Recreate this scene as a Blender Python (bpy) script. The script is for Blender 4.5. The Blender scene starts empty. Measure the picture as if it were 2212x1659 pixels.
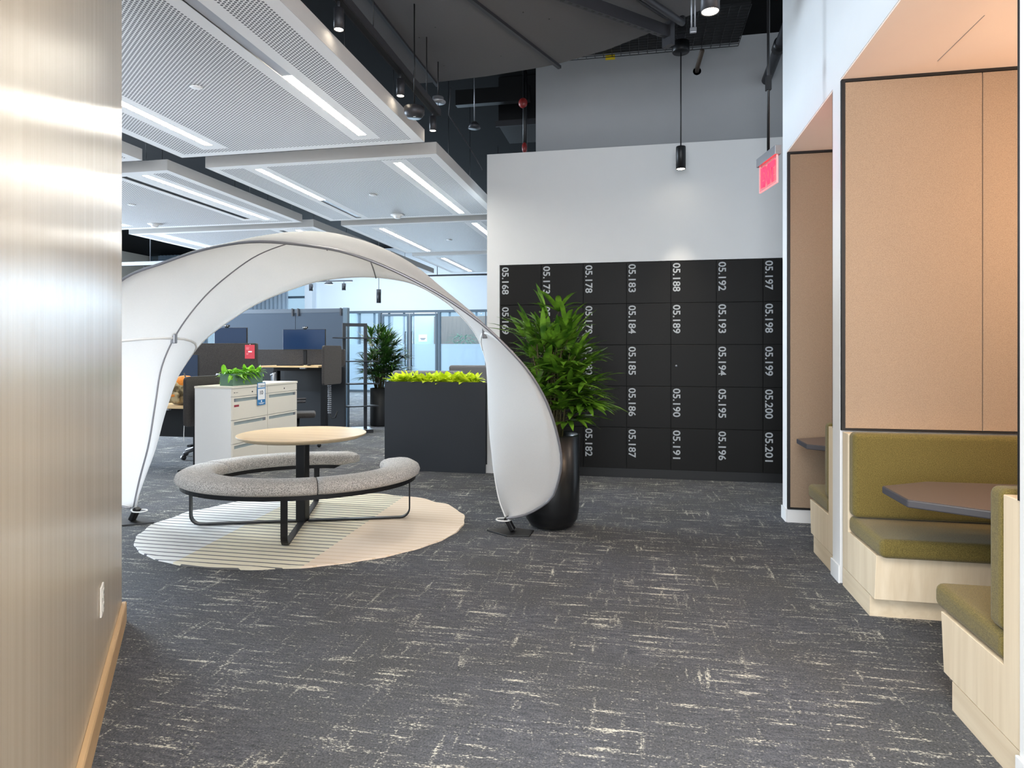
import bpy, bmesh, math, random
from mathutils import Vector, Matrix
from math import sin, cos, pi, radians
random.seed(7)
S = bpy.context.scene
COL = S.collection

# ---------------------------------------------------------------- camera, world, light, exposure
cam_d = bpy.data.cameras.new('camera')
cam = bpy.data.objects.new('camera', cam_d); COL.objects.link(cam)
cam.location = (0, 0, 1.45)
cam.rotation_euler = (radians(90), 0, radians(11.05))
cam_d.sensor_fit = 'HORIZONTAL'; cam_d.sensor_width = 36.0
cam_d.lens = 36.0 * 1400 / 2212
cam_d.shift_y = -68.5 / 2212
cam_d.clip_start = .05; cam_d.clip_end = 200
S.camera = cam
S.view_settings.view_transform = 'Standard'; S.view_settings.look = 'None'
S.view_settings.gamma = 1; S.view_settings.use_curve_mapping = False
S.view_settings.exposure = 1.15
W = bpy.data.worlds.new('world'); S.world = W; W.use_nodes = True
wn = W.node_tree.nodes; wl = W.node_tree.links
bg = wn['Background']
tc = wn.new('ShaderNodeTexCoord'); sep = wn.new('ShaderNodeSeparateXYZ'); ramp = wn.new('ShaderNodeValToRGB')
wl.new(tc.outputs['Generated'], sep.inputs[0]); wl.new(sep.outputs['Z'], ramp.inputs[0])
ramp.color_ramp.elements[0].position = 0.0; ramp.color_ramp.elements[0].color = (.55, .62, .68, 1)
ramp.color_ramp.elements[1].position = .35; ramp.color_ramp.elements[1].color = (.62, .82, 1, 1)
wl.new(ramp.outputs[0], bg.inputs['Color'])
bg.inputs['Strength'].default_value = .62

def area(name, loc, size, power, color=(1, 1, 1), rot=(0, 0, 0), sy=None, spread=180):
    d = bpy.data.lights.new(name, 'AREA'); d.shape = 'RECTANGLE'; d.size = size; d.size_y = sy or size
    d.energy = power; d.color = color; d.spread = radians(spread)
    o = bpy.data.objects.new(name, d); COL.objects.link(o); o.location = loc; o.rotation_euler = rot
    return o
def spot(name, loc, power, color=(1, .9, .75), angle=80, blend=.6, rot=(0, 0, 0), r=.03):
    d = bpy.data.lights.new(name, 'SPOT'); d.energy = power; d.color = color; d.spot_size = radians(angle)
    d.spot_blend = blend; d.shadow_soft_size = r
    o = bpy.data.objects.new(name, d); COL.objects.link(o); o.location = loc; o.rotation_euler = rot
    return o
# daylight from the glazed facade on the left and the glazed end of the hall
area('window_daylight', (-13.5, 9, 2.2), 12, 2900, (.72, .86, 1), (0, radians(-90), 0), 3.6)
area('window_daylight_end', (-9.5, 22.2, 2.4), 8, 420, (.62, .82, 1), (radians(-90), 0, 0), 3.0)
area('far_hall_fill', (-9, 18.6, 5.2), 6, 230, (.74, .88, 1), (0, 0, 0), 5)  # added fill without a fixture, brightens the far wall
area('far_room_fill', (-8.2, 25, 5.2), 5, 300, (.8, .92, 1), (0, 0, 0), 3)  # unseen lamp added to brighten the frosted glass
# unseen fill lamps added behind the camera: one overhead, one tilted up at the ceiling
area('corridor_overhead_fill', (-.3, -.6, 3.5), 2.4, 150, (1, .95, .88), (0, 0, 0), 3.0)
area('corridor_end_fill', (-1.1, -3.0, 1.9), 4.6, 235, (.90, .95, 1), (radians(112), 0, 0), 3.4)
# lamps of the two booths
def point(name, loc, power, color, r=.1):
    d = bpy.data.lights.new(name, 'POINT'); d.energy = power; d.color = color; d.shadow_soft_size = r
    o = bpy.data.objects.new(name, d); COL.objects.link(o); o.location = loc
point('booth_lamp', (2.62, 3.36, 2.25), 21, (1, .70, .47))
point('booth_lamp', (2.62, 5.2, 2.25), 8, (1, .78, .6))

# ---------------------------------------------------------------- materials
def lin(r, g, b):
    f = lambda c: (c / 255 / 12.92) if c <= 10 else ((c / 255 + .055) / 1.055) ** 2.4
    return (f(r), f(g), f(b), 1)
def base_mat(name):
    m = bpy.data.materials.new(name); m.use_nodes = True
    return m, m.node_tree.nodes, m.node_tree.links, m.node_tree.nodes['Principled BSDF']
def plain(name, rgb, rough=.5, metal=0, spec=.5, var=.06, scale=30, bump=0, coat=0):
    m, n, l, b = base_mat(name)
    c = lin(*rgb)
    b.inputs['Roughness'].default_value = rough; b.inputs['Metallic'].default_value = metal
    b.inputs['Specular IOR Level'].default_value = spec
    if coat: b.inputs['Coat Weight'].default_value = coat
    t = n.new('ShaderNodeTexCoord'); no = n.new('ShaderNodeTexNoise'); no.inputs['Scale'].default_value = scale
    no.inputs['Detail'].default_value = 3
    mx = n.new('ShaderNodeMix'); mx.data_type = 'RGBA'
    mx.inputs['A'].default_value = tuple(x * (1 - var) for x in c[:3]) + (1,)
    mx.inputs['B'].default_value = tuple(min(1, x * (1 + var)) for x in c[:3]) + (1,)
    l.new(t.outputs['Object'], no.inputs['Vector']); l.new(no.outputs['Fac'], mx.inputs['Factor'])
    l.new(mx.outputs['Result'], b.inputs['Base Color'])
    if bump:
        bp = n.new('ShaderNodeBump'); bp.inputs['Strength'].default_value = bump; bp.inputs['Distance'].default_value = .004
        l.new(no.outputs['Fac'], bp.inputs['Height']); l.new(bp.outputs[0], b.inputs['Normal'])
    return m
def emit(name, rgb, strength):
    m, n, l, b = base_mat(name)
    b.inputs['Base Color'].default_value = lin(*rgb); b.inputs['Emission Color'].default_value = lin(*rgb)
    b.inputs['Emission Strength'].default_value = strength
    return m
def fabric(name, rgb1, rgb2, scale=350, rough=.95, bump=.25, lo=.35, hi=.65):
    m, n, l, b = base_mat(name)
    t = n.new('ShaderNodeTexCoord'); no = n.new('ShaderNodeTexNoise'); no.inputs['Scale'].default_value = scale
    no.inputs['Detail'].default_value = 4
    r = n.new('ShaderNodeValToRGB'); r.color_ramp.elements[0].position = lo; r.color_ramp.elements[1].position = hi
    r.color_ramp.elements[0].color = lin(*rgb1); r.color_ramp.elements[1].color = lin(*rgb2)
    l.new(t.outputs['Object'], no.inputs['Vector']); l.new(no.outputs['Fac'], r.inputs[0]); l.new(r.outputs[0], b.inputs['Base Color'])
    bp = n.new('ShaderNodeBump'); bp.inputs['Strength'].default_value = bump; bp.inputs['Distance'].default_value = .003
    l.new(no.outputs['Fac'], bp.inputs['Height']); l.new(bp.outputs[0], b.inputs['Normal'])
    b.inputs['Roughness'].default_value = rough; b.inputs['Specular IOR Level'].default_value = .15
    b.inputs['Sheen Weight'].default_value = .15
    return m
def wood(name, rgb1, rgb2, axis='Z', rough=.5, scale=1.0):
    m, n, l, b = base_mat(name)
    t = n.new('ShaderNodeTexCoord'); mp = n.new('ShaderNodeMapping')
    sc = {'X': (1.2, 22, 22), 'Y': (22, 1.2, 22), 'Z': (22, 22, 1.2)}[axis]
    mp.inputs['Scale'].default_value = tuple(s * scale for s in sc)
    no = n.new('ShaderNodeTexNoise'); no.inputs['Scale'].default_value = 1; no.inputs['Detail'].default_value = 6; no.inputs['Distortion'].default_value = .4
    r = n.new('ShaderNodeValToRGB'); r.color_ramp.elements[0].position = .3; r.color_ramp.elements[1].position = .72
    r.color_ramp.elements[0].color = lin(*rgb1); r.color_ramp.elements[1].color = lin(*rgb2)
    l.new(t.outputs['Object'], mp.inputs[0]); l.new(mp.outputs[0], no.inputs['Vector']); l.new(no.outputs['Fac'], r.inputs[0])
    l.new(r.outputs[0], b.inputs['Base Color']); b.inputs['Roughness'].default_value = rough
    b.inputs['Specular IOR Level'].default_value = .3
    return m
def mth(n, l, op, a, b=None, c=None):
    x = n.new('ShaderNodeMath'); x.operation = op
    for i, v in enumerate((a, b, c)):
        if v is None: continue
        if isinstance(v, (int, float)): x.inputs[i].default_value = v
        else: l.new(v, x.inputs[i])
    return x.outputs[0]

def carpet_mat():
    m, n, l, b = base_mat('carpet')
    g = n.new('ShaderNodeNewGeometry')
    def noise(scale, detail=5, rough=.6):
        mp = n.new('ShaderNodeMapping'); mp.inputs['Scale'].default_value = scale
        no = n.new('ShaderNodeTexNoise'); no.inputs['Scale'].default_value = 1; no.inputs['Detail'].default_value = detail
        no.inputs['Roughness'].default_value = rough
        l.new(g.outputs['Position'], mp.inputs[0]); l.new(mp.outputs[0], no.inputs['Vector']); return no.outputs['Fac']
    def ramp_(v, a, c):
        r = n.new('ShaderNodeMapRange'); r.inputs['From Min'].default_value = a; r.inputs['From Max'].default_value = c
        l.new(v, r.inputs['Value']); return r.outputs[0]
    big = noise((1.3, 1.3, 1), 3)
    sx = ramp_(noise((3.2, 30, 1), 5, .6), .50, .72)
    sy = ramp_(noise((24, 3.2, 1), 5, .6), .53, .75)
    cl = ramp_(noise((2.4, 1.9, 1), 3), .34, .68)
    speck = noise((62, 120, 1), 4, .75)
    den = mth(n, l, 'MAXIMUM', sx, mth(n, l, 'MULTIPLY', sy, .9))
    den = mth(n, l, 'MULTIPLY', den, mth(n, l, 'ADD', mth(n, l, 'MULTIPLY', cl, .75), .4))
    st = ramp_(mth(n, l, 'ADD', speck, mth(n, l, 'MULTIPLY', den, .31)), .615, .73)
    st = mth(n, l, 'MULTIPLY', st, .95)
    wv = ramp_(noise((12, 60, 1), 5, .7), .35, .7)
    c1 = n.new('ShaderNodeMix'); c1.data_type = 'RGBA'; c1.inputs['A'].default_value = lin(74, 77, 83); c1.inputs['B'].default_value = lin(120, 121, 128)
    l.new(wv, c1.inputs['Factor'])
    c2 = n.new('ShaderNodeMix'); c2.data_type = 'RGBA'; c2.inputs['B'].default_value = lin(90, 91, 93)
    l.new(ramp_(big, .35, .65), c2.inputs['Factor']); l.new(c1.outputs['Result'], c2.inputs['A'])
    c3 = n.new('ShaderNodeMix'); c3.data_type = 'RGBA'; c3.inputs['B'].default_value = lin(222, 218, 204)
    l.new(st, c3.inputs['Factor']); l.new(c2.outputs['Result'], c3.inputs['A'])
    grain = noise((120, 120, 1), 3, .7)
    c4 = n.new('ShaderNodeMix'); c4.data_type = 'RGBA'; c4.blend_type = 'MULTIPLY'; c4.inputs['Factor'].default_value = .7
    gr = n.new('ShaderNodeValToRGB'); gr.color_ramp.elements[0].position = .36; gr.color_ramp.elements[1].position = .6
    gr.color_ramp.elements[0].color = (.3, .3, .3, 1); l.new(grain, gr.inputs[0])
    l.new(c3.outputs['Result'], c4.inputs['A']); l.new(gr.outputs[0], c4.inputs['B'])
    l.new(c4.outputs['Result'], b.inputs['Base Color'])
    b.inputs['Roughness'].default_value = .95; b.inputs['Specular IOR Level'].default_value = .15
    bp = n.new('ShaderNodeBump'); bp.inputs['Strength'].default_value = .5; bp.inputs['Distance'].default_value = .005
    l.new(grain, bp.inputs['Height']); l.new(bp.outputs[0], b.inputs['Normal'])
    return m
def perforated_mat():
    m, n, l, b = base_mat('perforated_white_metal')
    g = n.new('ShaderNodeNewGeometry'); s = n.new('ShaderNodeSeparateXYZ'); l.new(g.outputs['Position'], s.inputs[0])
    PX, PY = .038, .028
    def lat(ox, oy):
        fx = mth(n, l, 'FRACT', mth(n, l, 'ADD', mth(n, l, 'DIVIDE', s.outputs['X'], PX), 100 + ox))
        fy = mth(n, l, 'FRACT', mth(n, l, 'ADD', mth(n, l, 'DIVIDE', s.outputs['Y'], PY), 100 + oy))
        dx = mth(n, l, 'MULTIPLY', mth(n, l, 'SUBTRACT', fx, .5), PX); dy = mth(n, l, 'MULTIPLY', mth(n, l, 'SUBTRACT', fy, .5), PY)
        return mth(n, l, 'SQRT', mth(n, l, 'ADD', mth(n, l, 'MULTIPLY', dx, dx), mth(n, l, 'MULTIPLY', dy, dy)))
    d = mth(n, l, 'MINIMUM', lat(0, 0), lat(.5, .5))
    r = n.new('ShaderNodeMapRange'); r.inputs['From Min'].default_value = .0076; r.inputs['From Max'].default_value = .0092; l.new(d, r.inputs['Value'])
    mx = n.new('ShaderNodeMix'); mx.data_type = 'RGBA'; mx.inputs['A'].default_value = lin(82, 82, 88); mx.inputs['B'].default_value = lin(238, 238, 240)
    l.new(r.outputs[0], mx.inputs['Factor']); l.new(mx.outputs['Result'], b.inputs['Base Color']); b.inputs['Roughness'].default_value = .55
    return m
def laminate_mat():
    m, n, l, b = base_mat('vertical_grain_laminate')
    t = n.new('ShaderNodeTexCoord')
    mp = n.new('ShaderNodeMapping'); mp.inputs['Scale'].default_value = (420, 420, .35)
    no = n.new('ShaderNodeTexNoise'); no.inputs['Scale'].default_value = 1; no.inputs['Detail'].default_value = 5; no.inputs['Roughness'].default_value = .65
    l.new(t.outputs['Object'], mp.inputs[0]); l.new(mp.outputs[0], no.inputs['Vector'])
    mp2 = n.new('ShaderNodeMapping'); mp2.inputs['Scale'].default_value = (17, 17, .25)
    n2 = n.new('ShaderNodeTexNoise'); n2.inputs['Scale'].default_value = 1; n2.inputs['Detail'].default_value = 4
    l.new(t.outputs['Object'], mp2.inputs[0]); l.new(mp2.outputs[0], n2.inputs['Vector'])
    sm = mth(n, l, 'ADD', mth(n, l, 'MULTIPLY', no.outputs['Fac'], .6), mth(n, l, 'MULTIPLY', n2.outputs['Fac'], .4))
    r = n.new('ShaderNodeValToRGB'); r.color_ramp.elements[0].position = .36; r.color_ramp.elements[1].position = .6
    r.color_ramp.elements[0].color = lin(180, 163, 140); r.color_ramp.elements[1].color = lin(199, 182, 159)
    l.new(sm, r.inputs[0]); l.new(r.outputs[0], b.inputs['Base Color'])
    b.inputs['Roughness'].default_value = .23; b.inputs['Metallic'].default_value = .0; b.inputs['Specular IOR Level'].default_value = .5
    bp = n.new('ShaderNodeBump'); bp.inputs['Strength'].default_value = .5; bp.inputs['Distance'].default_value = .0012
    l.new(no.outputs['Fac'], bp.inputs['Height']); l.new(bp.outputs[0], b.inputs['Normal'])
    return m
def rug_mat():
    # pale rug with fine dark lines running along local x, split in three diagonal colour fields
    m, n, l, b = base_mat('striped_rug')
    t = n.new('ShaderNodeTexCoord'); s = n.new('ShaderNodeSeparateXYZ'); l.new(t.outputs['Object'], s.inputs[0])
    x, y = s.outputs['X'], s.outputs['Y']
    # stripes run along the world x axis direction
    f = mth(n, l, 'FRACT', mth(n, l, 'ADD', mth(n, l, 'DIVIDE', y, .078), 50))
    line = mth(n, l, 'LESS_THAN', f, .2)
    no = n.new('ShaderNodeTexNoise'); no.inputs['Scale'].default_value = 160; l.new(t.outputs['Object'], no.inputs['Vector'])
    d1 = mth(n, l, 'GREATER_THAN', mth(n, l, 'ADD', x, mth(n, l, 'MULTIPLY', y, .04)), .46)       # beige field
    d2 = mth(n, l, 'GREATER_THAN', mth(n, l, 'ADD', x, mth(n, l, 'MULTIPLY', y, .10)), -.52)      # yellow field
    c0 = n.new('ShaderNodeMix'); c0.data_type = 'RGBA'; c0.inputs['A'].default_value = lin(230, 230, 228); c0.inputs['B'].default_value = lin(230, 222, 200); l.new(d2, c0.inputs['Factor'])
    c1 = n.new('ShaderNodeMix'); c1.data_type = 'RGBA'; c1.inputs['B'].default_value = lin(234, 216, 196); l.new(d1, c1.inputs['Factor']); l.new(c0.outputs['Result'], c1.inputs['A'])
    lc = n.new('ShaderNodeMix'); lc.data_type = 'RGBA'; lc.inputs['A'].default_value = lin(52, 58, 74); lc.inputs['B'].default_value = lin(222, 200, 172); l.new(d1, lc.inputs['Factor'])
    c2 = n.new('ShaderNodeMix'); c2.data_type = 'RGBA'; l.new(c1.outputs['Result'], c2.inputs['A']); l.new(lc.outputs['Result'], c2.inputs['B'])
    l.new(mth(n, l, 'MULTIPLY', line, .85), c2.inputs['Factor'])
    l.new(c2.outputs['Result'], b.inputs['Base Color']); b.inputs['Roughness'].default_value = .95; b.inputs['Specular IOR Level'].default_value = .1
    bp = n.new('ShaderNodeBump'); bp.inputs['Strength'].default_value = .3; bp.inputs['Distance'].default_value = .004
    l.new(no.outputs['Fac'], bp.inputs['Height']); l.new(bp.outputs[0], b.inputs['Normal'])
    return m
def cloth_mat(name, rgb, trans):
    m, n, l, b = base_mat(name)
    t = n.new('ShaderNodeTexCoord'); mp = n.new('ShaderNodeMapping'); mp.inputs['Scale'].default_value = (60, 60, 300)
    no = n.new('ShaderNodeTexNoise'); no.inputs['Scale'].default_value = 1; no.inputs['Detail'].default_value = 3
    l.new(t.outputs['Object'], mp.inputs[0]); l.new(mp.outputs[0], no.inputs['Vector'])
    c = n.new('ShaderNodeMix'); c.data_type = 'RGBA'; k = lin(*rgb)
    c.inputs['A'].default_value = tuple(v * .93 for v in k[:3]) + (1,); c.inputs['B'].default_value = k
    l.new(no.outputs['Fac'], c.inputs['Factor']); l.new(c.outputs['Result'], b.inputs['Base Color'])
    b.inputs['Roughness'].default_value = .9; b.inputs['Specular IOR Level'].default_value = .1
    bp = n.new('ShaderNodeBump'); bp.inputs['Strength'].default_value = .25; bp.inputs['Distance'].default_value = .004
    l.new(no.outputs['Fac'], bp.inputs['Height']); l.new(bp.outputs[0], b.inputs['Normal'])
    tr = n.new('ShaderNodeBsdfTranslucent'); l.new(c.outputs['Result'], tr.inputs['Color'])
    mix = n.new('ShaderNodeMixShader'); mix.inputs[0].default_value = trans
    l.new(b.outputs[0], mix.inputs[1]); l.new(tr.outputs[0], mix.inputs[2]); l.new(mix.outputs[0], n['Material Output'].inputs['Surface'])
    return m
def leaf_mat(name, rgb1, rgb2, rough=.35, trans=.25):
    m, n, l, b = base_mat(name)
    t = n.new('ShaderNodeTexCoord'); no = n.new('ShaderNodeTexNoise'); no.inputs['Scale'].default_value = 9; l.new(t.outputs['Object'], no.inputs['Vector'])
    r = n.new('ShaderNodeValToRGB'); r.color_ramp.elements[0].position = .35; r.color_ramp.elements[1].position = .65
    r.color_ramp.elements[0].color = lin(*rgb1); r.color_ramp.elements[1].color = lin(*rgb2)
    l.new(no.outputs['Fac'], r.inputs[0]); l.new(r.outputs[0], b.inputs['Base Color']); b.inputs['Roughness'].default_value = rough
    tr = n.new('ShaderNodeBsdfTranslucent'); l.new(r.outputs[0], tr.inputs['Color'])
    mix = n.new('ShaderNodeMixShader'); mix.inputs[0].default_value = trans
    l.new(b.outputs[0], mix.inputs[1]); l.new(tr.outputs[0], mix.inputs[2]); l.new(mix.outputs[0], n['Material Output'].inputs['Surface'])
    return m
def glass_mat(name, rgb, transp, rough=.02):
    m, n, l, b = base_mat(name)
    tr = n.new('ShaderNodeBsdfTransparent'); tr.inputs['Color'].default_value = lin(*rgb)
    b.inputs['Base Color'].default_value = lin(*rgb); b.inputs['Roughness'].default_value = rough
    mix = n.new('ShaderNodeMixShader'); mix.inputs[0].default_value = transp
    l.new(b.outputs[0], mix.inputs[1]); l.new(tr.outputs[0], mix.inputs[2]); l.new(mix.outputs[0], n['Material Output'].inputs['Surface'])
    return m

M = dict(
    carpet=carpet_mat(), perf=perforated_mat(), laminate=laminate_mat(), rug=rug_mat(),
    white=plain('white_paint', (226, 227, 228), .7, var=.015, scale=6, spec=.2),
    greywall=plain('grey_paint', (172, 174, 177), .8, var=.03, scale=4, spec=.2),
    farwall=plain('pale_paint', (214, 222, 230), .8, var=.02, scale=4, spec=.2),
    beige=plain('beige_paint', (205, 196, 182), .8, var=.03, scale=4),
    black_ceiling=plain('black_ceiling_paint', (15, 15, 16), .9, var=.3, scale=5, spec=.1),
    disc=plain('charcoal_board', (98, 97, 98), .85, var=.04, scale=40, spec=.1),
    panel_white=plain('white_metal', (236, 236, 238), .75, var=.01),
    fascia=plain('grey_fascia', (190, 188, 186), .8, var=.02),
    grey_metal=plain('grey_metal', (150, 152, 158), .35, metal=.6, var=.04),
    dark_metal=plain('dark_metal', (58, 58, 62), .45, metal=.4, var=.1),
    black_metal=plain('black_metal', (22, 22, 24), .4, metal=.3, var=.1),
    black=plain('black_plastic', (18, 18, 20), .5, var=.1),
    black_gloss=plain('black_pot', (17, 18, 20), .28, var=.15, scale=6),
    locker=plain('black_locker', (21, 20, 19), .5, var=.06, scale=60, spec=.2),
    locker_gap=plain('locker_carcass', (9, 9, 9), .7),
    decal=plain('grey_lettering', (178, 182, 186), .5, var=.02),
    white_decal=plain('white_lettering', (240, 240, 240), .5, var=.01),
    black_decal=plain('black_lettering', (20, 20, 22), .6, var=.02),
    felt_tan=fabric('tan_felt', (146, 126, 107), (168, 147, 126), 260, bump=.1),
    soffit=plain('warm_bounce_soffit', (236, 216, 202), .8, var=.02, scale=5, spec=.1),  # peach tint holds the warm light bounced up from felt and lamp
    olive=fabric('olive_felt', (88, 78, 40), (122, 108, 60), 260, bump=.3),
    birch=wood('pale_birch', (214, 196, 168), (230, 214, 188), 'Z', .5),
    birch_plinth=wood('pale_birch_plinth', (210, 192, 164), (224, 208, 182), 'Y', .5),
    oak=wood('oak_top', (214, 178, 130), (232, 200, 154), 'X', .4),
    oak_edge=plain('oak_edge', (176, 158, 130), .5, var=.06),
    tan_trim=wood('tan_trim', (196, 160, 116), (214, 180, 136), 'X', .45),
    table_brown=plain('brown_laminate', (98, 86, 82), .35, var=.03),
    table_edge=plain('dark_edge', (64, 62, 66), .4, var=.05),
    grey_felt=fabric('grey_wool', (120, 116, 112), (208, 202, 196), 170, bump=.35, lo=.38, hi=.62),
    white_cloth=cloth_mat('white_stretch_cloth', (236, 235, 234), .5),
    hem=plain('white_hem', (225, 224, 222), .8, var=.02),
    pole=plain('grey_pole', (140, 140, 146), .35, metal=.5),
    steel=plain('cream_steel', (226, 218, 204), .45, var=.01),
    steel_side=plain('white_steel', (232, 230, 228), .45, var=.01),
    recess=plain('grey_recess', (150, 160, 160), .5),
    slate=plain('slate_panel', (38, 43, 51), .6, var=.05, scale=4),
    bluegrey=fabric('blue_grey_screen', (56, 66, 78), (70, 80, 93), 300, bump=.1),
    bluegrey_solid=plain('blue_grey_rail', (62, 72, 84), .5),
    dark_felt=fabric('dark_grey_felt', (44, 41, 40), (74, 70, 68), 220, bump=.2),
    navy=plain('navy_panel', (11, 15, 22), .6, var=.06, scale=5),
    screen=plain('monitor_screen', (24, 46, 78), .22, var=.1, scale=2, spec=.7),  # blue in the base colour stands for reflections on the screens
    green_pot=plain('sage_planter', (92, 122, 104), .5, var=.04),
    blue=plain('blue_card', (38, 120, 180), .5, var=.03), card=plain('white_card', (240, 240, 240), .6, var=.01),
    red_card=plain('red_poster', (206, 64, 78), .5, var=.06, scale=20), pink=plain('pale_print', (232, 150, 158), .6),
    red_label=plain('dark_red_label', (150, 44, 58), .5), red_valve=plain('red_valve', (130, 36, 34), .4),
    orange=fabric('orange_canvas', (206, 120, 44), (230, 146, 66), 120), camo=fabric('camouflage_canvas', (92, 80, 58), (178, 160, 124), 14, bump=.3, lo=.42, hi=.58),
    yellow=plain('yellow_tag', (232, 206, 40), .5, var=.05),
    leaf=leaf_mat('palm_leaf', (48, 88, 22), (122, 168, 52), .3, .2), leaf_far=leaf_mat('far_palm_leaf', (28, 58, 18), (66, 106, 40), .35, .2),
    lime=leaf_mat('lime_leaf', (176, 200, 20), (222, 236, 50), .45, .35), fern=leaf_mat('bright_leaf', (82, 150, 30), (150, 206, 60), .4, .3),
    stem=plain('plant_stem', (70, 66, 36), .7), soil=plain('soil', (64, 54, 42), .95, var=.4, scale=60, bump=.5),
    glass=glass_mat('clear_glass', (226, 240, 248), .9), frost=glass_mat('frosted_film', (205, 228, 242), .35, .5),
    mullion=plain('grey_mullion', (74, 92, 106), .45, var=.05),
    brownpanel=wood('brown_panel', (120, 94, 78), (142, 114, 96), 'Z'),
    sheer=cloth_mat('sheer_curtain', (225, 236, 246), .6), reflection_green=leaf_mat('reflection_leaf', (40, 84, 50), (90, 140, 90), .5, .3),
    led=emit('led_lens', (255, 250, 238), 26.0), led_off=plain('grey_lens', (178, 184, 196), .4, var=.02),
    lamp=emit('lamp_lens', (255, 240, 214), 14.0), exit_red=emit('exit_red', (255, 22, 48), 2.2),
    exit_pane=glass_mat('exit_pane', (255, 214, 218), .78), exit_edge=emit('exit_edge', (255, 120, 120), .8),
    sofa=fabric('grey_sofa', (98, 98, 100), (120, 120, 122), 200), plug=plain('white_plate', (232, 228, 220), .4, var=.01),
)

# ---------------------------------------------------------------- mesh helpers
class MB:
    def __init__(s): s.bm = bmesh.new(); s.mi = 0
    def _mark(s, faces):
        for f in faces: f.material_index = s.mi
    def box(s, x0, x1, y0, y1, z0, z1, bev=0, seg=2, rot=None, piv=None):
        t = bmesh.new(); r = bmesh.ops.create_cube(t, size=1)
        for v in t.verts:
            v.co = Vector(((x0 + x1) / 2 + v.co.x * (x1 - x0), (y0 + y1) / 2 + v.co.y * (y1 - y0), (z0 + z1) / 2 + v.co.z * (z1 - z0)))
        if bev: bmesh.ops.bevel(t, geom=t.edges[:], offset=bev, segments=seg, profile=.5, affect='EDGES', clamp_overlap=True)
        if rot is not None:
            p = Vector(piv) if piv else Vector(((x0 + x1) / 2, (y0 + y1) / 2, (z0 + z1) / 2))
            for v in t.verts: v.co = rot @ (v.co - p) + p
        s._merge(t); return s
    def _merge(s, t, smooth=False):
        mp = {}
        for v in t.verts: mp[v] = s.bm.verts.new(v.co)
        for f in t.faces:
            try:
                nf = s.bm.faces.new([mp[v] for v in f.verts]); nf.material_index = s.mi; nf.smooth = smooth or f.smooth
            except ValueError: pass
        t.free()
    def prism(s, pts, axis, a, b, bev=0, seg=2):
        """polygon pts (2d) extruded along axis from a to b"""
        def P(p, q): return {'X': (q, p[0], p[1]), 'Y': (p[0], q, p[1]), 'Z': (p[0], p[1], q)}[axis]
        t = bmesh.new(); v0 = [t.verts.new(P(p, a)) for p in pts]; v1 = [t.verts.new(P(p, b)) for p in pts]
        n = len(pts); t.faces.new(v0); t.faces.new(v1[::-1])
        for i in range(n): t.faces.new((v0[i], v1[i], v1[(i + 1) % n], v0[(i + 1) % n]))
        bmesh.ops.recalc_face_normals(t, faces=t.faces[:])
        if bev: bmesh.ops.bevel(t, geom=t.edges[:], offset=bev, segments=seg, profile=.5, affect='EDGES', clamp_overlap=True)
        s._merge(t); return s
    def quad(s, *p):
        f = s.bm.faces.new([s.bm.verts.new(q) for q in p]); f.material_index = s.mi; return s
    def lathe(s, prof, c=(0, 0, 0), seg=32, smooth=True, a0=0, a1=2 * pi):
        t = bmesh.new(); full = abs(a1 - a0 - 2 * pi) < 1e-6; n = seg if full else seg + 1; rings = []
        for r, z in prof:
            if r < 1e-6: rings.append([t.verts.new((c[0], c[1], c[2] + z))])
            else: rings.append([t.verts.new((c[0] + r * cos(a0 + (a1 - a0) * i / seg), c[1] + r * sin(a0 + (a1 - a0) * i / seg), c[2] + z)) for i in range(n)])
        for A, B in zip(rings, rings[1:]):
            for i in range(seg):
                j = (i + 1) % n
                if len(A) == 1 and len(B) == 1: continue
                if len(A) == 1: t.faces.new((A[0], B[j], B[i]))
                elif len(B) == 1: t.faces.new((A[i], A[j], B[0]))
                else: t.faces.new((A[i], A[j], B[j], B[i]))
        bmesh.ops.recalc_face_normals(t, faces=t.faces[:])
        s._merge(t, smooth); return s
    def cyl(s, p0, p1, r0, r1=None, seg=16, smooth=True): return s.tube([p0, p1], [r0, r0 if r1 is None else r1], seg, smooth)
    def tube(s, pts, r, seg=8, smooth=True, flat=None, closed=False):
        """round tube along pts; flat=(w,t,normal) gives a flat bar whose width is along normal"""
        pts = [Vector(p) for p in pts]; n = len(pts); t = bmesh.new(); rings = []; prev = None
        for i, p in enumerate(pts):
            if closed: d = (pts[(i + 1) % n] - pts[i - 1])
            else: d = pts[min(i + 1, n - 1)] - pts[max(i - 1, 0)]
            d = d.normalized() if d.length > 1e-9 else Vector((0, 0, 1))
            if flat is not None:
                w = Vector(flat[2]).normalized(); u = d.cross(w).normalized()
                a, b = flat[0] / 2, flat[1] / 2
                rings.append([t.verts.new(p + w * x + u * y) for x, y in ((-a, -b), (a, -b), (a, b), (-a, b))])
            else:
                if prev is None:
                    u = d.orthogonal().normalized()
                else:
                    u = (prev - d * prev.dot(d)); u = u.normalized() if u.length > 1e-6 else d.orthogonal().normalized()
                prev = u; w = d.cross(u); rr = r[i] if isinstance(r, (list, tuple)) else r
                rings.append([t.verts.new(p + u * (rr * cos(2 * pi * k / seg)) + w * (rr * sin(2 * pi * k / seg))) for k in range(seg)])
        m = len(rings[0]); loop = list(zip(rings, rings[1:])) + ([(rings[-1], rings[0])] if closed else [])
        for A, B in loop:
            for k in range(m): t.faces.new((A[k], A[(k + 1) % m], B[(k + 1) % m], B[k]))
        if not closed: t.faces.new(rings[0][::-1]); t.faces.new(rings[-1])
        bmesh.ops.recalc_face_normals(t, faces=t.faces[:])
        s._merge(t, smooth and flat is None); return s
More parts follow.
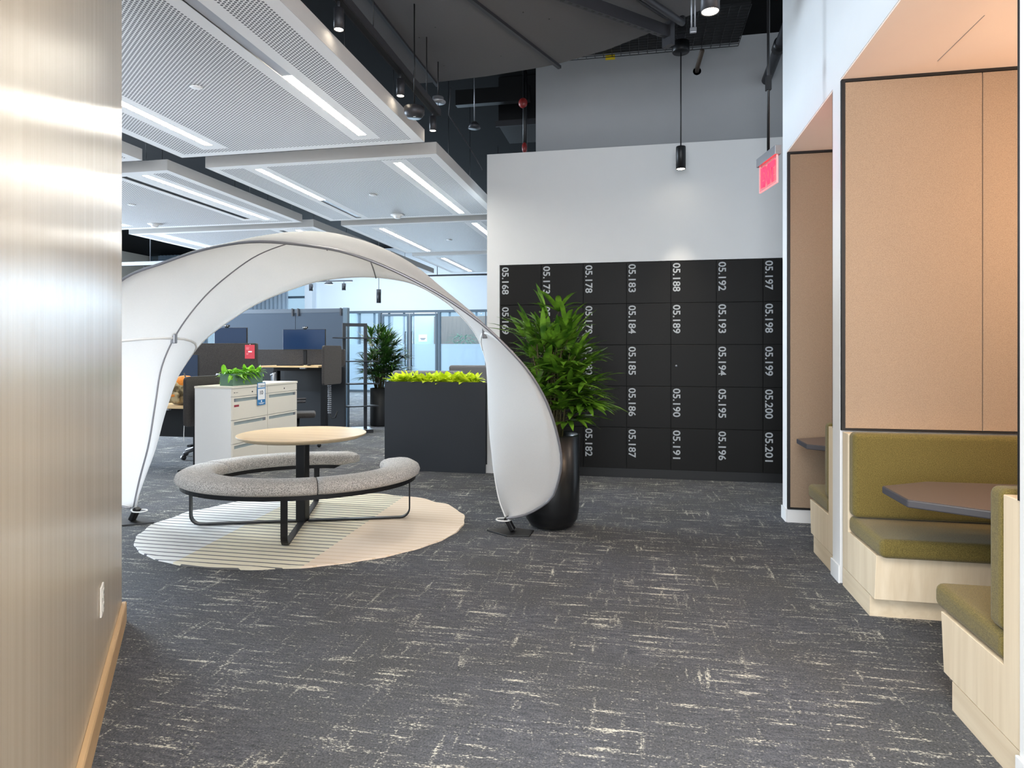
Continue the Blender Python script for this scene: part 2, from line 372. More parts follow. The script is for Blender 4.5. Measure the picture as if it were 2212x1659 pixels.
    def sphere(s, c, r, sc=(1, 1, 1), seg=16):
        t = bmesh.new(); bmesh.ops.create_uvsphere(t, u_segments=seg, v_segments=seg // 2, radius=r)
        for v in t.verts: v.co = Vector((v.co.x * sc[0] + c[0], v.co.y * sc[1] + c[1], v.co.z * sc[2] + c[2]))
        s._merge(t, True); return s
    def build(s, name, mats, parent=None, **kw):
        me = bpy.data.meshes.new(name); s.bm.to_mesh(me); s.bm.free()
        if not isinstance(mats, (list, tuple)): mats = [mats]
        for m in mats: me.materials.append(m)
        o = bpy.data.objects.new(name, me); COL.objects.link(o)
        if parent is not None: o.parent = parent
        for k, v in kw.items(): o[k] = v
        return o
def thing(name, label, cat, loc=(0, 0, 0), rz=0, group=None):
    o = bpy.data.objects.new(name, None); COL.objects.link(o); o.empty_display_size = .1
    o.location = loc; o.rotation_euler = (0, 0, rz); o['label'] = label; o['category'] = cat
    if group: o['group'] = group
    return o
def tag(o, label, cat, group=None):
    o['label'] = label; o['category'] = cat
    if group: o['group'] = group
    return o
def struct(o, label=None):
    o['kind'] = 'structure'
    if label: o['label'] = label
    return o
def kids(o): return [c for c in bpy.data.objects if c.parent == o]
def dup(root, label, loc=None, rz=None):
    def cp(o, par):
        c = o.copy(); COL.objects.link(c)
        if par is not None: c.parent = par
        for k in kids(o): cp(k, c)
        return c
    r = cp(root, None); r['label'] = label
    if loc is not None: r.location = loc
    if rz is not None: r.rotation_euler = (0, 0, rz)
    return r
def text_mesh(name, txt, mat, parent, width, height, loc, rot, bold=.004, sub_label=None):
    """flat lettering fitted in width x height, its lower-left corner at loc"""
    cu = bpy.data.curves.new('lettering', 'FONT'); cu.body = txt; cu.size = .14; cu.offset = bold; cu.extrude = 0; cu.resolution_u = 3
    to = bpy.data.objects.new('lettering', cu); COL.objects.link(to)
    bpy.context.view_layer.update()
    me = bpy.data.meshes.new_from_object(to.evaluated_get(bpy.context.evaluated_depsgraph_get()))
    bpy.data.objects.remove(to); bpy.data.curves.remove(cu)
    xs = [v.co.x for v in me.vertices]; ys = [v.co.y for v in me.vertices]
    ax, bx, ay, by = min(xs), max(xs), min(ys), max(ys)
    for v in me.vertices: v.co = Vector(((v.co.x - ax) / (bx - ax) * width, (v.co.y - ay) / (by - ay) * height, 0))
    me.materials.clear(); me.materials.append(mat); me.name = name
    o = bpy.data.objects.new(name, me); COL.objects.link(o); o.parent = parent
    o.matrix_local = Matrix.Translation(loc) @ rot
    return o
RX90 = Matrix.Rotation(pi / 2, 4, 'X')
READ_DOWN = RX90 @ Matrix.Rotation(-pi / 2, 4, 'Z')

# ---------------------------------------------------------------- the setting
XR = 1.243                                                            # face of the right wall
struct(MB().box(-24, 4, -3.2, 28, -.1, 0).build('floor', M['carpet']))
struct(MB().box(-24, 4, -3.2, 28, 5.27, 5.4).build('ceiling', M['black_ceiling']))
# white locker wall with its opening, grey wall above and behind it
b = MB(); b.box(-1.79, -1.636, 7.6, 8.12, 0, 2.495); b.box(-1.79, 2.0, 7.6, 8.12, 2.495, 3.83); b.box(-1.636, 2.0, 8.07, 8.12, 0, 2.495)
struct(b.build('wall_lockers', M['white']))
struct(MB().box(-1.80, -1.63, 7.585, 7.5995, 0, .1).build('baseboard_lockers', M['white']))
struct(MB().box(-1.632, 1.9, 7.625, 8.06, 0, .107).build('trim_1', M['black']))
struct(MB().box(-1.29, 3.9, 8.2, 8.32, 0, 5.27).build('wall_back', M['greywall']))
# right wall: end pier, middle pier, near pier and the header above the booths
XB = 3.3
b = MB()
b.box(XR, XB, 5.89, 6.045, 0, 5.27); b.box(XR, XB, 4.395, 4.55, 0, 5.27); b.box(XR, XB, 2.1, 2.436, 0, 5.27)
b.box(XR, XB, 4.55, 5.89, 3.165, 5.27); b.box(XR, XB, 2.436, 4.395, 3.165, 5.27); b.box(XB, XB + .1, 2.1, 6.045, 0, 5.27); b.box(XR, XR + .2, -3.1, 2.1, 0, 5.27)
struct(b.build('wall_right', M['white']))
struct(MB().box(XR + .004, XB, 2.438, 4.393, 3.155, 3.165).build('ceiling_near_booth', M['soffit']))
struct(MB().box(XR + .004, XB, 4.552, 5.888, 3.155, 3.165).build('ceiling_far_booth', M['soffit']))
b = MB()
for y0, y1 in ((5.88, 6.055), (4.385, 4.558), (-3.1, 2.442)): b.box(XR - .012, XR - .0005, y0, y1, 0, .11, bev=.003)
b.box(XR, XB, 5.876, 5.8895, 0, .11)
struct(b.build('baseboard_right', M['white']))
def reveal(name, y, z0, z1, back):
    t = MB(); t.box(XR + .002, XR + .022, y - .028, y, z0, z1); t.box(XR + .022, XB, y - .028, y - .002, z1 - .018, z1)
    if back: t.box(XR + .022, XB, y - .028, y - .002, z0, z0 + .012)
    return struct(t.build(name, M['black']))
reveal('trim_2', 4.394, .962, 3.155, True)
reveal('trim_3', 5.8885, .115, 3.155, True)
struct(MB().box(XR + .001, XR + .016, 2.437, 2.452, .955, 3.155).build('trim_4', M['black']))
struct(MB().box(XR + .001, XR + .012, 4.551, 4.562, .955, 3.155).build('trim_5', M['black']))
struct(MB().box(1.7165, 1.7195, 3.676, 4.202, 3.1535, 3.1548).build('trim_6', M['grey_metal']))
# left wall, at an angle
dL = Vector((.607, -.795, 0)); nL = Vector((.795, .607, 0)); W1 = Vector((-2.72, 3.01, 0))
angL = math.atan2(dL.y, dL.x)
o = MB().box(0, 2.95, -.14, 0, 0, 3.385).build('wall_left', M['laminate']); o.location = W1; o.rotation_euler.z = angL; struct(o)
o = MB().prism([(0.0008, 0), (.022, 0), (.022, .1), (.018, .108), (.0008, .108)], 'X', -.012, 2.95).build('baseboard_left', M['tan_trim']); o.location = W1; o.rotation_euler.z = angL; struct(o)
# far end: window, pale wall over a glazed front, room beyond
b = MB(); b.box(-12.23, -4.2, 22.5, 22.7, 2.98, 5.27); b.box(-12.23, -11.76, 22.5, 22.9, 0, 2.98); b.box(-12.2, -11.9, 22.2, 22.5, 0, 5.27)
struct(b.build('wall_far', M['farwall']))
struct(MB().box(-23, -19.1, 20.5, 22.7, 0, 5.27).build('wall_far_left', M['beige']))
b = MB()
for x in (-19.05, -17.4, -15.8, -14.1, -13.4, -12.26): b.box(x - .03, x + .03, 22.55, 22.62, 0, 5.27)
b.box(-19.1, -12.23, 22.55, 22.62, 3.5, 3.58); b.box(-19.1, -12.23, 22.55, 22.62, 0, .08)
wf = struct(b.build('window_1', M['mullion']))
struct(MB().box(-19.1, -12.23, 22.58, 22.59, .08, 5.27).build('pane', M['glass'], wf))
b = MB()
for x0, x1 in ((-11.76, -10.72), (-10.66, -9.42), (-7.06, -5.4), (-5.34, -4.2)): b.box(x0, x1, 22.58, 22.59, .06, 1.75)
frost = b
b = MB()
for x0, x1 in ((-11.76, -10.72), (-10.66, -9.42), (-7.06, -5.4), (-5.34, -4.2)): b.box(x0, x1, 22.58, 22.59, 1.75, 2.9)
clear = b
b = MB(); b.box(-11.76, -4.2, 22.52, 22.66, 2.9, 2.98); b.box(-11.76, -4.2, 22.52, 22.66, 0, .06)
for x in (-10.69, -5.37): b.box(x - .015, x + .015, 22.56, 22.62, .06, 2.9)
for x in (-9.38, -7.1): b.box(x - .05, x + .05, 22.52, 22.66, 0, 2.9)
w2 = struct(b.build('window_2', M['mullion'])); struct(clear.build('pane', M['glass'], w2)); struct(frost.build('frosted_pane', M['frost'], w2))
dr = bpy.data.objects.new('door_1', None); COL.objects.link(dr); struct(dr)
for x0, x1, hx in ((-9.3, -8.26, -8.36), (-8.22, -7.18, -8.12)):
    b = MB()
    b.box(x0, x0 + .07, 22.55, 22.62, .04, 2.86); b.box(x1 - .07, x1, 22.55, 22.62, .04, 2.86); b.box(x0 + .07, x1 - .07, 22.55, 22.62, 2.78, 2.86); b.box(x0 + .07, x1 - .07, 22.55, 22.62, .04, .2)
    lf = struct(b.build('door_leaf', M['mullion'], dr))
    struct(MB().box(x0 + .07, x1 - .07, 22.58, 22.59, 1.75, 2.78).build('pane', M['glass'], lf)); struct(MB().box(x0 + .07, x1 - .07, 22.58, 22.59, .2, 1.75).build('frosted_pane', M['frost'], lf))
    struct(MB().tube([(hx, 22.53, .95), (hx, 22.47, .95), (hx, 22.47, 2.2), (hx, 22.53, 2.2)], .02).build('door_handle', M['dark_metal'], lf))
# the room beyond the glass and its own far windows
b = MB(); b.box(-12.4, -4.0, 27.2, 27.4, 3.2, 5.27); b.box(-9.7, -8.75, 27.2, 27.4, 0, 3.2); b.box(-12.5, -12.4, 22.9, 27.4, 0, 5.27); b.box(-4.0, -3.9, 22.7, 27.4, 0, 5.27)
struct(b.build('wall_beyond_glass', M['farwall']))
b = MB()
for x in (-12.3, -11.6, -10.9, -10.2, -9.72, -8.1, -7.5, -6.9, -6.2, -5.5, -4.8, -4.1): b.box(x - .04, x + .04, 27.25, 27.32, 0, 3.2)
struct(b.build('window_3', M['mullion']))
struct(MB().box(-8.7, -6.3, 26.9, 27.0, 1.6, 3.0).build('wall_panel_beyond_glass', M['brownpanel']))

# ---------------------------------------------------------------- suspended perforated ceiling panels, their lights and slots
ZC, TH = 3.4, .115
def ceiling_panel(label, x0, x1, y0, y1, slots):
    r = thing('ceiling_panel', label, 'ceiling panel', ((x0 + x1) / 2, (y0 + y1) / 2, ZC), 0, 'perforated ceiling panels')
    ox, oy = (x0 + x1) / 2, (y0 + y1) / 2
    xs = {x0, x1, x0 + .09, x1 - .09}; ys = {y0, y1, y0 + .1, y1 - .09}
    for sx, w, a, c in slots: xs |= {sx - w / 2, sx + w / 2, sx - w / 2 - .09, sx + w / 2 + .09}; ys |= {a, c, a - .1, c + .1}
    xs = sorted(x for x in xs if x0 <= x <= x1); ys = sorted(y for y in ys if y0 <= y <= y1)
    b = MB()
    for xa, xb in zip(xs, xs[1:]):
        for ya, yb in zip(ys, ys[1:]):
            cx, cy = (xa + xb) / 2, (ya + yb) / 2; mi = 0
            if cx < x0 + .09 or cx > x1 - .09 or cy < y0 + .1 or cy > y1 - .09: mi = 1
            hole = False
            for sx, w, a, c in slots:
                if abs(cx - sx) < w / 2 and a < cy < c: hole = True
                if abs(cx - sx) < w / 2 + .09 and a - .1 < cy < c + .1: mi = 1
            if hole: continue
            b.mi = mi; b.quad((xa - ox, ya - oy, 0), (xa - ox, yb - oy, 0), (xb - ox, yb - oy, 0), (xb - ox, ya - oy, 0))
    bmesh.ops.remove_doubles(b.bm, verts=b.bm.verts[:], dist=1e-5)
    b.build('perforated_face', [M['perf'], M['panel_white']], r)
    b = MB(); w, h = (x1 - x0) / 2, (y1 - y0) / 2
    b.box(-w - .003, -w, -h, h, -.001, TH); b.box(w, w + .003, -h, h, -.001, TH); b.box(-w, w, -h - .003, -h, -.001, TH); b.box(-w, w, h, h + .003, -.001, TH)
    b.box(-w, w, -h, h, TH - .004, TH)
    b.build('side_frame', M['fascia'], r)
    for x in (-w + .3, w - .6):
        for y in (-h + .4, h - .4): MB().cyl((x, y, TH), (x, y, 5.265 - ZC), .004, seg=6).build('hanger_rod', M['black_metal'], r)
    return r
def linear_light(label, x, y0, y1, w=.085, lit=None):
    r = thing('linear_light', label, 'light', (x, (y0 + y1) / 2, ZC), 0, 'linear ceiling lights'); c = (y0 + y1) / 2; lit = lit or (y0, y1)
    MB().box(-w / 2 + .001, w / 2 - .001, y0 - c + .001, y1 - c - .001, .022, .06).build('housing', M['panel_white'], r)
    MB().box(-w / 2 + .003, w / 2 - .003, lit[0] - c + .003, lit[1] - c - .003, .004, .021).build('lit_lens', M['led'], r)
    for a, e in ((y0, lit[0]), (lit[1], y1)):
        if e - a > .02: MB().box(-w / 2 + .003, w / 2 - .003, a - c + .003, e - c - .003, .006, .021).build('unlit_lens', M['led_off'], r, label='unlit grey stretch of the light slot')
    return r
def slot_diffuser(label, x, y0, y1):
    b = MB(); c = (y0 + y1) / 2
    b.box(-.035, -.008, y0 - c, y1 - c, 0, .02); b.box(.008, .035, y0 - c, y1 - c, 0, .02)
    o = b.build('slot_diffuser', M['black']); o.location = (x, c, ZC + .002)
    tag(o, label, 'air vent', 'slot air diffusers')
A0, A1, B0, B1 = -4.49, -1.95, -8.25, -4.95
rows = ((2.9, 5.74), (6.10, 8.93), (9.28, 12.1), (12.47, 15.3))
w = .085
PA = ['nearest perforated white ceiling panel with a half-lit light slot, in front of all others',
      'perforated white ceiling panel with two angled light strips above the cream filing cabinet',
      'perforated white ceiling panel above the arch crown, third back in the right row',
      'farthest perforated white ceiling panel of the right row, beside the locker wall edge']
PB = ['perforated white ceiling panel corner just showing beside the wood wall, left row',
      'perforated white ceiling panel with double dark slots beside the wood wall, left row',
      'perforated white ceiling panel right behind the one with double slots, left row',
      'farthest perforated white ceiling panel of the left row, hidden mostly by the arch']
LA = [(('half-lit light strip of the nearest ceiling panel, close to the spotlight track', 3.0, 5.47, (4.2, 5.47)), ('bright light strip on the left of the nearest ceiling panel, cut by the wood wall', 3.0, 5.46, (4.0, 5.46))),
      (('fully lit light strip right of a half-lit one, above the lime planter', 6.32, 8.80, None), ('half-lit light strip above the sage leaf planter, its far half grey', 6.26, 8.80, (6.26, 7.71))),
      (('light strip cut off by the left edge of the locker wall', 9.5, 11.98, None), ('lit light strip just right above the crown of the fabric arch', 9.63, 11.98, None)),
      (('light strip of the farthest right panel hidden behind the locker wall', 12.8, 15.1, None), ('farthest lit light strip, above the short far lighting track', 12.9, 15.15, None))]
for (y0, y1), p, L in zip(rows, PA, LA):
    sl = [(x, w, l[1], l[2]) for x, l in zip((-2.44, -3.98), L)]
    ceiling_panel(p, A0, A1, y0, y1, sl)
    for x, l in zip((-2.44, -3.98), L): linear_light(l[0], x, l[1], l[2], w, l[3])
LB = [(('light strip of the leftmost near panel', 3.1, 5.4, None), None),
      (('long lit light strip beside the double dark slots, left of the arch crown', 6.24, 8.66, None), ('short lit stub of a light strip touching the wood wall edge', 6.2, 8.62, None)),
      (('short lit strip right behind the double dark slots, above the arch crown', 9.5, 11.9, None), ('lit light strip low over the left shoulder of the fabric arch', 9.45, 11.9, None)),
      (('light strip of the farthest left panel behind the arch', 12.8, 15.1, None), ('outer light strip of the farthest left panel behind the arch', 12.8, 15.1, None))]
for k, ((y0, y1), p, L) in enumerate(zip(rows, PB, LB)):
    sl = [(x, w, l[1], l[2]) for x, l in zip((-5.35, -7.8), L) if l]
    dif = {1: (6.26, 8.55), 2: (9.5, 11.9)}.get(k)
    if dif: sl.append((-5.62, .09, dif[0] - .02, dif[1] + .02))
    if k == 0: sl = []
    ceiling_panel(p, B0, B1, y0, y1, sl)
    if k == 0: continue
    for x, l in zip((-5.35, -7.8), L):
        if l: linear_light(l[0], x, l[1], l[2], w, l[3])
    if dif:
        slot_diffuser(['', 'double dark air slot beside the long lit strip, left ceiling panel', 'double dark air slot in the panel behind, just above the arch crown'][k], -5.62, *dif)
for lab, x, y, rr in (('small round sensor disc on the nearest perforated ceiling panel', -3.19, 4.23, .045), ('small round sensor disc left of the double dark slots', -6.57, 7.44, .05),
                      ('small round sensor disc between two strips of the second right panel', -3.23, 7.55, .05), ('small round sensor disc on the third right panel', -3.22, 10.82, .05)):
    o = MB().lathe([(0, -.006), (rr * .8, -.006), (rr, 0), (rr, .0)], seg=24).build('ceiling_sensor', M['panel_white']); o.location = (x, y, ZC - .002); tag(o, lab, 'sensor', 'round ceiling sensors')
for lab, x, y in (('white smoke detector near the far edge of the panel with double slots', -7.22, 8.63), ('white smoke detector near the far edge of the second right panel', -3.36, 8.72)):
    r = thing('smoke_detector', lab, 'smoke detector', (x, y, ZC - .002), 0, 'smoke detectors')
    MB().lathe([(0, -.012), (.085, -.012), (.1, 0)], seg=24).build('base', M['panel_white'], r); MB().lathe([(0, -.045), (.045, -.045), (.055, -.012)], seg=24).build('sensor_head', M['panel_white'], r)

# ---------------------------------------------------------------- exposed services over the corridor
def spotlight(label, loc, r, h, stem, name='track_spotlight', grp='cylinder spotlights on the ceiling track', lens='lamp', power=0):
    t = thing(name, label, 'spotlight', loc, 0, grp)
    MB().lathe([(0, 0), (r, 0), (r, -h), (r * .92, -h), (r * .9, -h + .012), (0, -h + .012)], seg=24).build('housing', M['dark_metal'], t)
    MB().lathe([(0, -h + .008), (r * .86, -h + .008), (r * .86, -h + .004), (0, -h + .004)], seg=24).build('lens', M[lens], t)
    MB().cyl((0, 0, -.01), (0, 0, stem), .008).build('stem', M['dark_metal'], t)
    return t
tr = thing('lighting_track', 'black lighting track along the edge of the nearest white panel', 'lighting track', (-1.88, 4.4, 3.70))
MB().box(-.035, .035, -1.5, 1.53, 0, .06).build('rail', M['dark_metal'], tr)
MB().box(-.02, .02, -1.48, 1.5, -.004, 0).build('channel', M['black'], tr)
for y in (-1.0, 0, 1.2): MB().cyl((0, y, .06), (0, y, .598), .005, seg=6).build('hanger_rod', M['black_metal'], tr)
for lab, y, p in (('black cylinder spotlight nearest the top edge of the photo, on the track', 3.853, 6), ('black cylinder spotlight in the middle of the three on the track', 4.945, 6), ('black cylinder spotlight at the far end of the track by the dome', 5.78, 6)):
    spotlight(lab, (-1.88, y, 3.645), .032, .135, .05)
    spot('spotlight_beam', (-1.88, y, 3.49), p, (1, .9, .76), 38)
t = thing('access_point', 'black dome with a small white mark hanging below the track', 'wireless access point', (-1.80, 5.05, 3.37))
MB().lathe([(0, 0), (.06, 0), (.082, .03), (.085, .08), (0, .085)], seg=28).build('dome', M['dark_metal'], t)
MB().box(.0, .02, -.03, -.02, -.003, -.0005).build('status_mark', M['white_decal'], t)
MB().cyl((0, 0, .085), (0, 0, .928), .006).build('stem', M['black_metal'], t)
t = thing('pendant_canopy', 'grey round ceiling canopy hanging at the end of the track', 'ceiling canopy', (-1.93, 6.1, 3.9))
MB().lathe([(0, 0), (.075, 0), (.075, .012), (.055, .015), (.055, .05), (0, .05)], seg=28).build('disc', M['grey_metal'], t)
MB().cyl((0, 0, .05), (0, 0, .398), .005).build('stem', M['black_metal'], t); MB().cyl((0, 0, -.13), (0, 0, 0), .003, seg=6).build('cord', M['grey_metal'], t)
# charcoal acoustic cloud, a faceted disc made of boards, with the metal bars under its joints
ring = [(-2.30, 3.2), (-2.30, 6.55), (-2.09, 6.56), (-1.55, 6.52), (-1.02, 6.43), (-.78, 6.375), (-.30, 6.17), (.09, 5.92), (.46, 5.64), (.95, 5.2), (1.2, 4.8), (1.2, 3.2)]
t = thing('acoustic_cloud', 'large charcoal curved ceiling disc above the corridor', 'ceiling disc', (-.6, 4.8, 4.3))
MB().prism([(x + .6, y - 4.8) for x, y in ring], 'Z', 0, .03).build('board', M['disc'], t)
def bar(x0, y0, x1, y1, wd, ht):
    d = Vector((x1 - x0, y1 - y0, 0)); L = d.length; a = math.atan2(d.y, d.x); b = MB()
    b.box(0, L, -wd / 2, wd / 2, -ht, -.001); o = b.build('joint_bar', M['dark_metal'], t); o.location = (x0 + .6, y0 - 4.8, 0); o.rotation_euler = (0, 0, a)
bar(-2.13, 4.3, -2.10, 6.62, .03, .025); bar(-1.62, 4.3, -.77, 6.42, .035, .03)
for x, y in ((-1.75, 5.45), (-1.95, 5.6), (-.95, 5.35), (-.75, 5.5), (-1.9, 6.2), (-1.3, 6.1)): MB().cyl((x + .6, y - 4.8, -.003), (x + .6, y - 4.8, 0), .006, seg=8).build('screw_head', M['black'], t)
# perforated channel and conduits
P0, P1 = Vector((-1.10, 4.47, 4.15)), Vector((.255, 5.73, 4.15)); d = P1 - P0; aa = math.atan2(d.y, d.x)
t = thing('slotted_channel', 'black slotted steel channel crossing under the charcoal disc', 'steel channel', P0, aa)
b = MB(); b.box(0, d.length, -.022, .022, 0, .004); b.box(0, d.length, -.022, -.018, .004, .1); b.box(0, d.length, .018, .022, .004, .1); b.build('channel', M['dark_metal'], t)
x = .1
while x < d.length - .03: MB().box(x, x + .034, -.009, .009, -.0015, -.0002).build('slot', M['black'], t); x += .075
MB().box(d.length - .03, d.length + .02, -.05, .05, -.07, .13).build('end_bracket', M['dark_metal'], t)
MB().cyl((.2, 0, .1), (.2, 0, .148), .008).build('threaded_rod', M['dark_metal'], t)
def conduit(label, pts, r, mat='dark_metal', fit=()):
    t = thing('conduit', label, 'pipe', pts[0], 0, 'conduits under the ceiling'); o = Vector(pts[0])
    MB().tube([Vector(p) - o for p in pts], r, 10).build('pipe', M[mat], t)
    for p in fit:
        MB().sphere(Vector(p) - o, r * 1.6, seg=10).build('coupling', M[mat], t)
conduit('thick grey conduit with an elbow beside the slotted channel', [(-.05, 5.02, 4.295), (-.05, 5.02, 4.22), (0, 5.06, 4.2), (.30, 5.50, 4.2), (.36, 5.62, 4.22), (.36, 5.64, 4.27)], .028, fit=[(-.05, 5.02, 4.22)])
conduit('thin grey conduit between the slotted channel and the thick conduit', [(-.6, 4.75, 4.24), (-.05, 5.16, 4.24), (.2, 5.52, 4.24), (.24, 5.62, 4.28)], .014)
t = thing('double_rod_strut', 'pair of grey rods hanging beside the big lit spotlight', 'strut', (.40, 5.0, 3.86))
MB().tube([(-.012, 0, .437), (-.012, 0, 0)], .006).build('rod', M['grey_metal'], t); MB().tube([(.012, 0, .437), (.012, 0, 0)], .006).build('rod', M['grey_metal'], t)
MB().box(-.024, .024, -.012, .012, -.03, .01, bev=.005).build('end_cap', M['grey_metal'], t)
spotlight('big lit black cylinder spotlight at the top edge beside two rods', (.44, 4.22, 3.80), .058, .22, .498, 'ceiling_spotlight', None)
spot('spotlight_beam', (.44, 4.22, 3.56), 30, (1, .92, .8), 80)
# pendant near the lockers
t = thing('pendant_light', 'black cylinder pendant lamp hanging before the locker wall', 'pendant lamp', (.45, 7.25, 4.70))
MB().lathe([(0, -.0), (.086, 0), (.092, .008), (.092, .11), (0, .11)], seg=28).build('canopy', M['black_metal'], t)
MB().cyl((0, 0, 0), (0, 0, -1.03), .007, seg=8).build('cord', M['black'], t)
MB().lathe([(0, -1.02), (.05, -1.02), (.052, -1.03), (.052, -1.265), (.047, -1.265), (.046, -1.25), (0, -1.25)], seg=28).build('lamp_shade', M['black_metal'], t)
MB().lathe([(0, -1.256), (.044, -1.256), (.044, -1.26), (0, -1.26)], seg=28).build('lens', M['lamp'], t)
MB().box(-.04, .04, -.02, .02, .11, .193).build('mounting_rail', M['dark_metal'], t)
spot('pendant_beam', (.45, 7.25, 3.43), 70, (1, .88, .7), 52, 1)
# exit sign on its rod
EX = thing('exit_sign', 'red glowing EXIT sign hanging edge-on from a black rod', 'exit sign', (.90, 4.84, 2.80), radians(11.05 + 90))
# local x runs away from the camera along the sign
MB().box(-.17, .17, -.022, .022, 0, .062, bev=.003).build('housing', M['grey_metal'], EX)
MB().box(-.15, .15, -.004, .004, -.185, -.001).build('pane', M['exit_pane'], EX)
b = MB(); b.box(-.152, .152, -.005, .005, -.19, -.1855); b.box(-.1555, -.1505, -.005, .005, -.19, -.001); b.box(.1505, .1555, -.005, .005, -.19, -.001); b.build('lit_edge', M['exit_edge'], EX)
flip = Matrix.Rotation(pi, 4, 'Z')
text_mesh('lettering', 'EXIT', M['exit_red'], EX, .25, .145, Vector((.125, .0055, -.165)), flip @ RX90, .012)
text_mesh('lettering', 'EXIT', M['exit_red'], EX, .25, .145, Vector((-.125, -.0055, -.165)), RX90, .012)
MB().cyl((0, 0, .062), (0, 0, 1.46), .010).build('rod', M['black_metal'], EX); MB().box(-.018, .018, -.016, .016, .50, .60).build('rod_coupling', M['black_metal'], EX)
MB().box(-.09, .09, -.06, .06, 1.46, 1.497).build('mounting_plate', M['dark_metal'], EX)
# wire mesh tray
t = thing('wire_mesh_tray', 'black wire mesh cable tray under the ceiling before the grey wall', 'cable tray', (.2, 7.2, 4.9))
b = MB()
for i in range(23): b.cyl((-1.3 + .1 * i, -.45, 0), (-1.3 + .1 * i, .45, 0), .004, seg=6)
for i in range(16): b.cyl((-1.3, -.45 + .06 * i, 0), (.9, -.45 + .06 * i, 0), .004, seg=6)
b.build('wires', M['black_metal'], t)
MB().box(-1.3, .9, -.43, .43, .03, .09).build('cable_bundle', M['black'], t)
t = thing('pipe_stub', 'short rusty pipe sticking out of the grey wall', 'pipe', (.70, 8.2, 4.88))
MB().tube([(0, -.005, 0), (0, -.1, .02), (.01, -.55, .0)], .026, 12).build('pipe', plain('rusty_pipe', (70, 58, 48), .7, var=.2), t); MB().lathe([(.02, 0), (.05, 0), (.05, .006)], seg=16).build('patch', M['white'], t).rotation_euler = (pi / 2, 0, 0)
t = thing('drain_pipe', 'thick black drain pipe with a bolted clamp at the right wall', 'pipe', (1.50, 8.19, 4.70))
MB().cyl((0, 0, 0), (.02, -1.6, .22), .055).build('pipe', M['dark_metal'], t); MB().cyl((.0075, -.62, .085), (.009, -.76, .104), .07).build('clamp', M['black_metal'], t); MB().cyl((.02, -1.58, .2), (.02, -1.58, .56), .055).build('riser', M['black_metal'], t)
o = MB().box(-.055, .055, -.004, 0, -.03, .03).build('yellow_tag', M['yellow']); o.location = (-.325, 7.66, 4.90); tag(o, 'small yellow tag hanging at the edge of the wire mesh tray', 'tag')
# dark void beyond the track
t = thing('air_duct', 'black rectangular air duct in the dark ceiling void', 'air duct', (-1.66, 9.2, 4.60))
MB().box(-.25, 1.2, -.4, .4, 0, .665).build('duct', M['black_metal'], t); MB().box(-.28, 1.25, -.45, -.42, -.03, .05).build('flange', M['dark_metal'], t)
t = thing('sprinkler_riser', 'dark pipe with red valves at the edge of the grey wall', 'pipe', (-1.45, 8.3, 3.9))
MB().cyl((0, 0, 0), (0, 0, 1.3), .03).build('pipe', M['black_metal'], t); MB().sphere((-.02, -.03, .78), .06, (1, .7, 1.1)).build('valve', M['red_valve'], t, label='upper red valve'); MB().sphere((0, -.03, .2), .05, (.7, .7, 1.4)).build('valve', M['red_valve'], t, label='lower red valve')
t = thing('ceiling_pendant_disc', 'dark hanging disc on a thin stem in the ceiling void', 'ceiling fixture', (-2.05, 8.0, 4.30))
MB().lathe([(0, 0), (.08, 0), (.06, .05), (.03, .08), (0, .08)], seg=20).build('disc', M['dark_metal'], t); MB().cyl((0, 0, .08), (0, 0, .96), .006).build('stem', M['grey_metal'], t)
t = MB().tube([(-1.95, 6.6, 4.25), (-2.0, 6.7, 4.0), (-1.9, 7.2, 3.8), (-1.85, 7.6, 3.65)], .006, 6).build('hanging_cable', M['dark_metal']); tag(t, 'thin dark cable drooping from the disc edge into the void', 'cable')
b = MB(); b.box(-2.4, -1.4, 8.35, 8.45, 4.75, 4.95); o = b.build('ceiling_beam', M['black_metal']); tag(o, 'dark beam across the ceiling void left of the grey wall', 'beam')
# far tracks
t = thing('lighting_track', 'far black lighting track seen just under the arch crown', 'lighting track', (-9.1, 18, 3.55)); MB().box(-.75, .75, -.03, .03, 0, .05).build('rail', M['dark_metal'], t); MB().cyl((0, 0, .05), (0, 0, 1.7), .01).build('hanger_rod', M['dark_metal'], t)
for lab, x in (('left far spotlight under the arch crown', -9.68), ('right far spotlight under the arch crown', -8.62)): spotlight(lab, (x, 18, 3.5), .06, .2, .05, 'track_spotlight', 'far track spotlights', 'black')
o = MB().lathe([(0, 0), (.15, 0), (.08, .06), (0, .06)], seg=20).build('access_point', M['dark_metal']); o.location = (-9.1, 18, 3.489); tag(o, 'dark round dome between the two far spotlights', 'wireless access point')
t = thing('lighting_track', 'short far lighting track ending at the locker wall edge', 'lighting track', (-5.4, 17, 3.52)); MB().box(-.5, 1.6, -.03, .03, 0, .05).build('rail', M['dark_metal'], t); MB().cyl((0, 0, .05), (0, 0, 1.74), .01).build('hanger_rod', M['dark_metal'], t)
spotlight('far spotlight left of the locker wall edge', (-5.75, 17, 3.47), .06, .2, .05, 'track_spotlight', None, 'black')
t = thing('pendant_light', 'small dark far pendant lamp framed by the arch', 'pendant lamp', (-7.1, 17.0, 3.2)); MB().lathe([(0, -.38), (.065, -.38), (.065, 0), (0, 0)], seg=20).build('lamp_shade', M['dark_metal'], t); MB().cyl((0, 0, 0), (0, 0, 2.06), .008, seg=6).build('cord', M['black'], t)
t = thing('lighting_track', 'far left lighting track above the window beside the wood wall', 'lighting track', (-10.4, 12.3, 3.34)); MB().box(-1.9, 1.3, -.03, .03, 0, .08).build('rail', M['dark_metal'], t); MB().cyl((0, 0, .08), (0, 0, 1.92), .01).build('hanger_rod', M['dark_metal'], t)
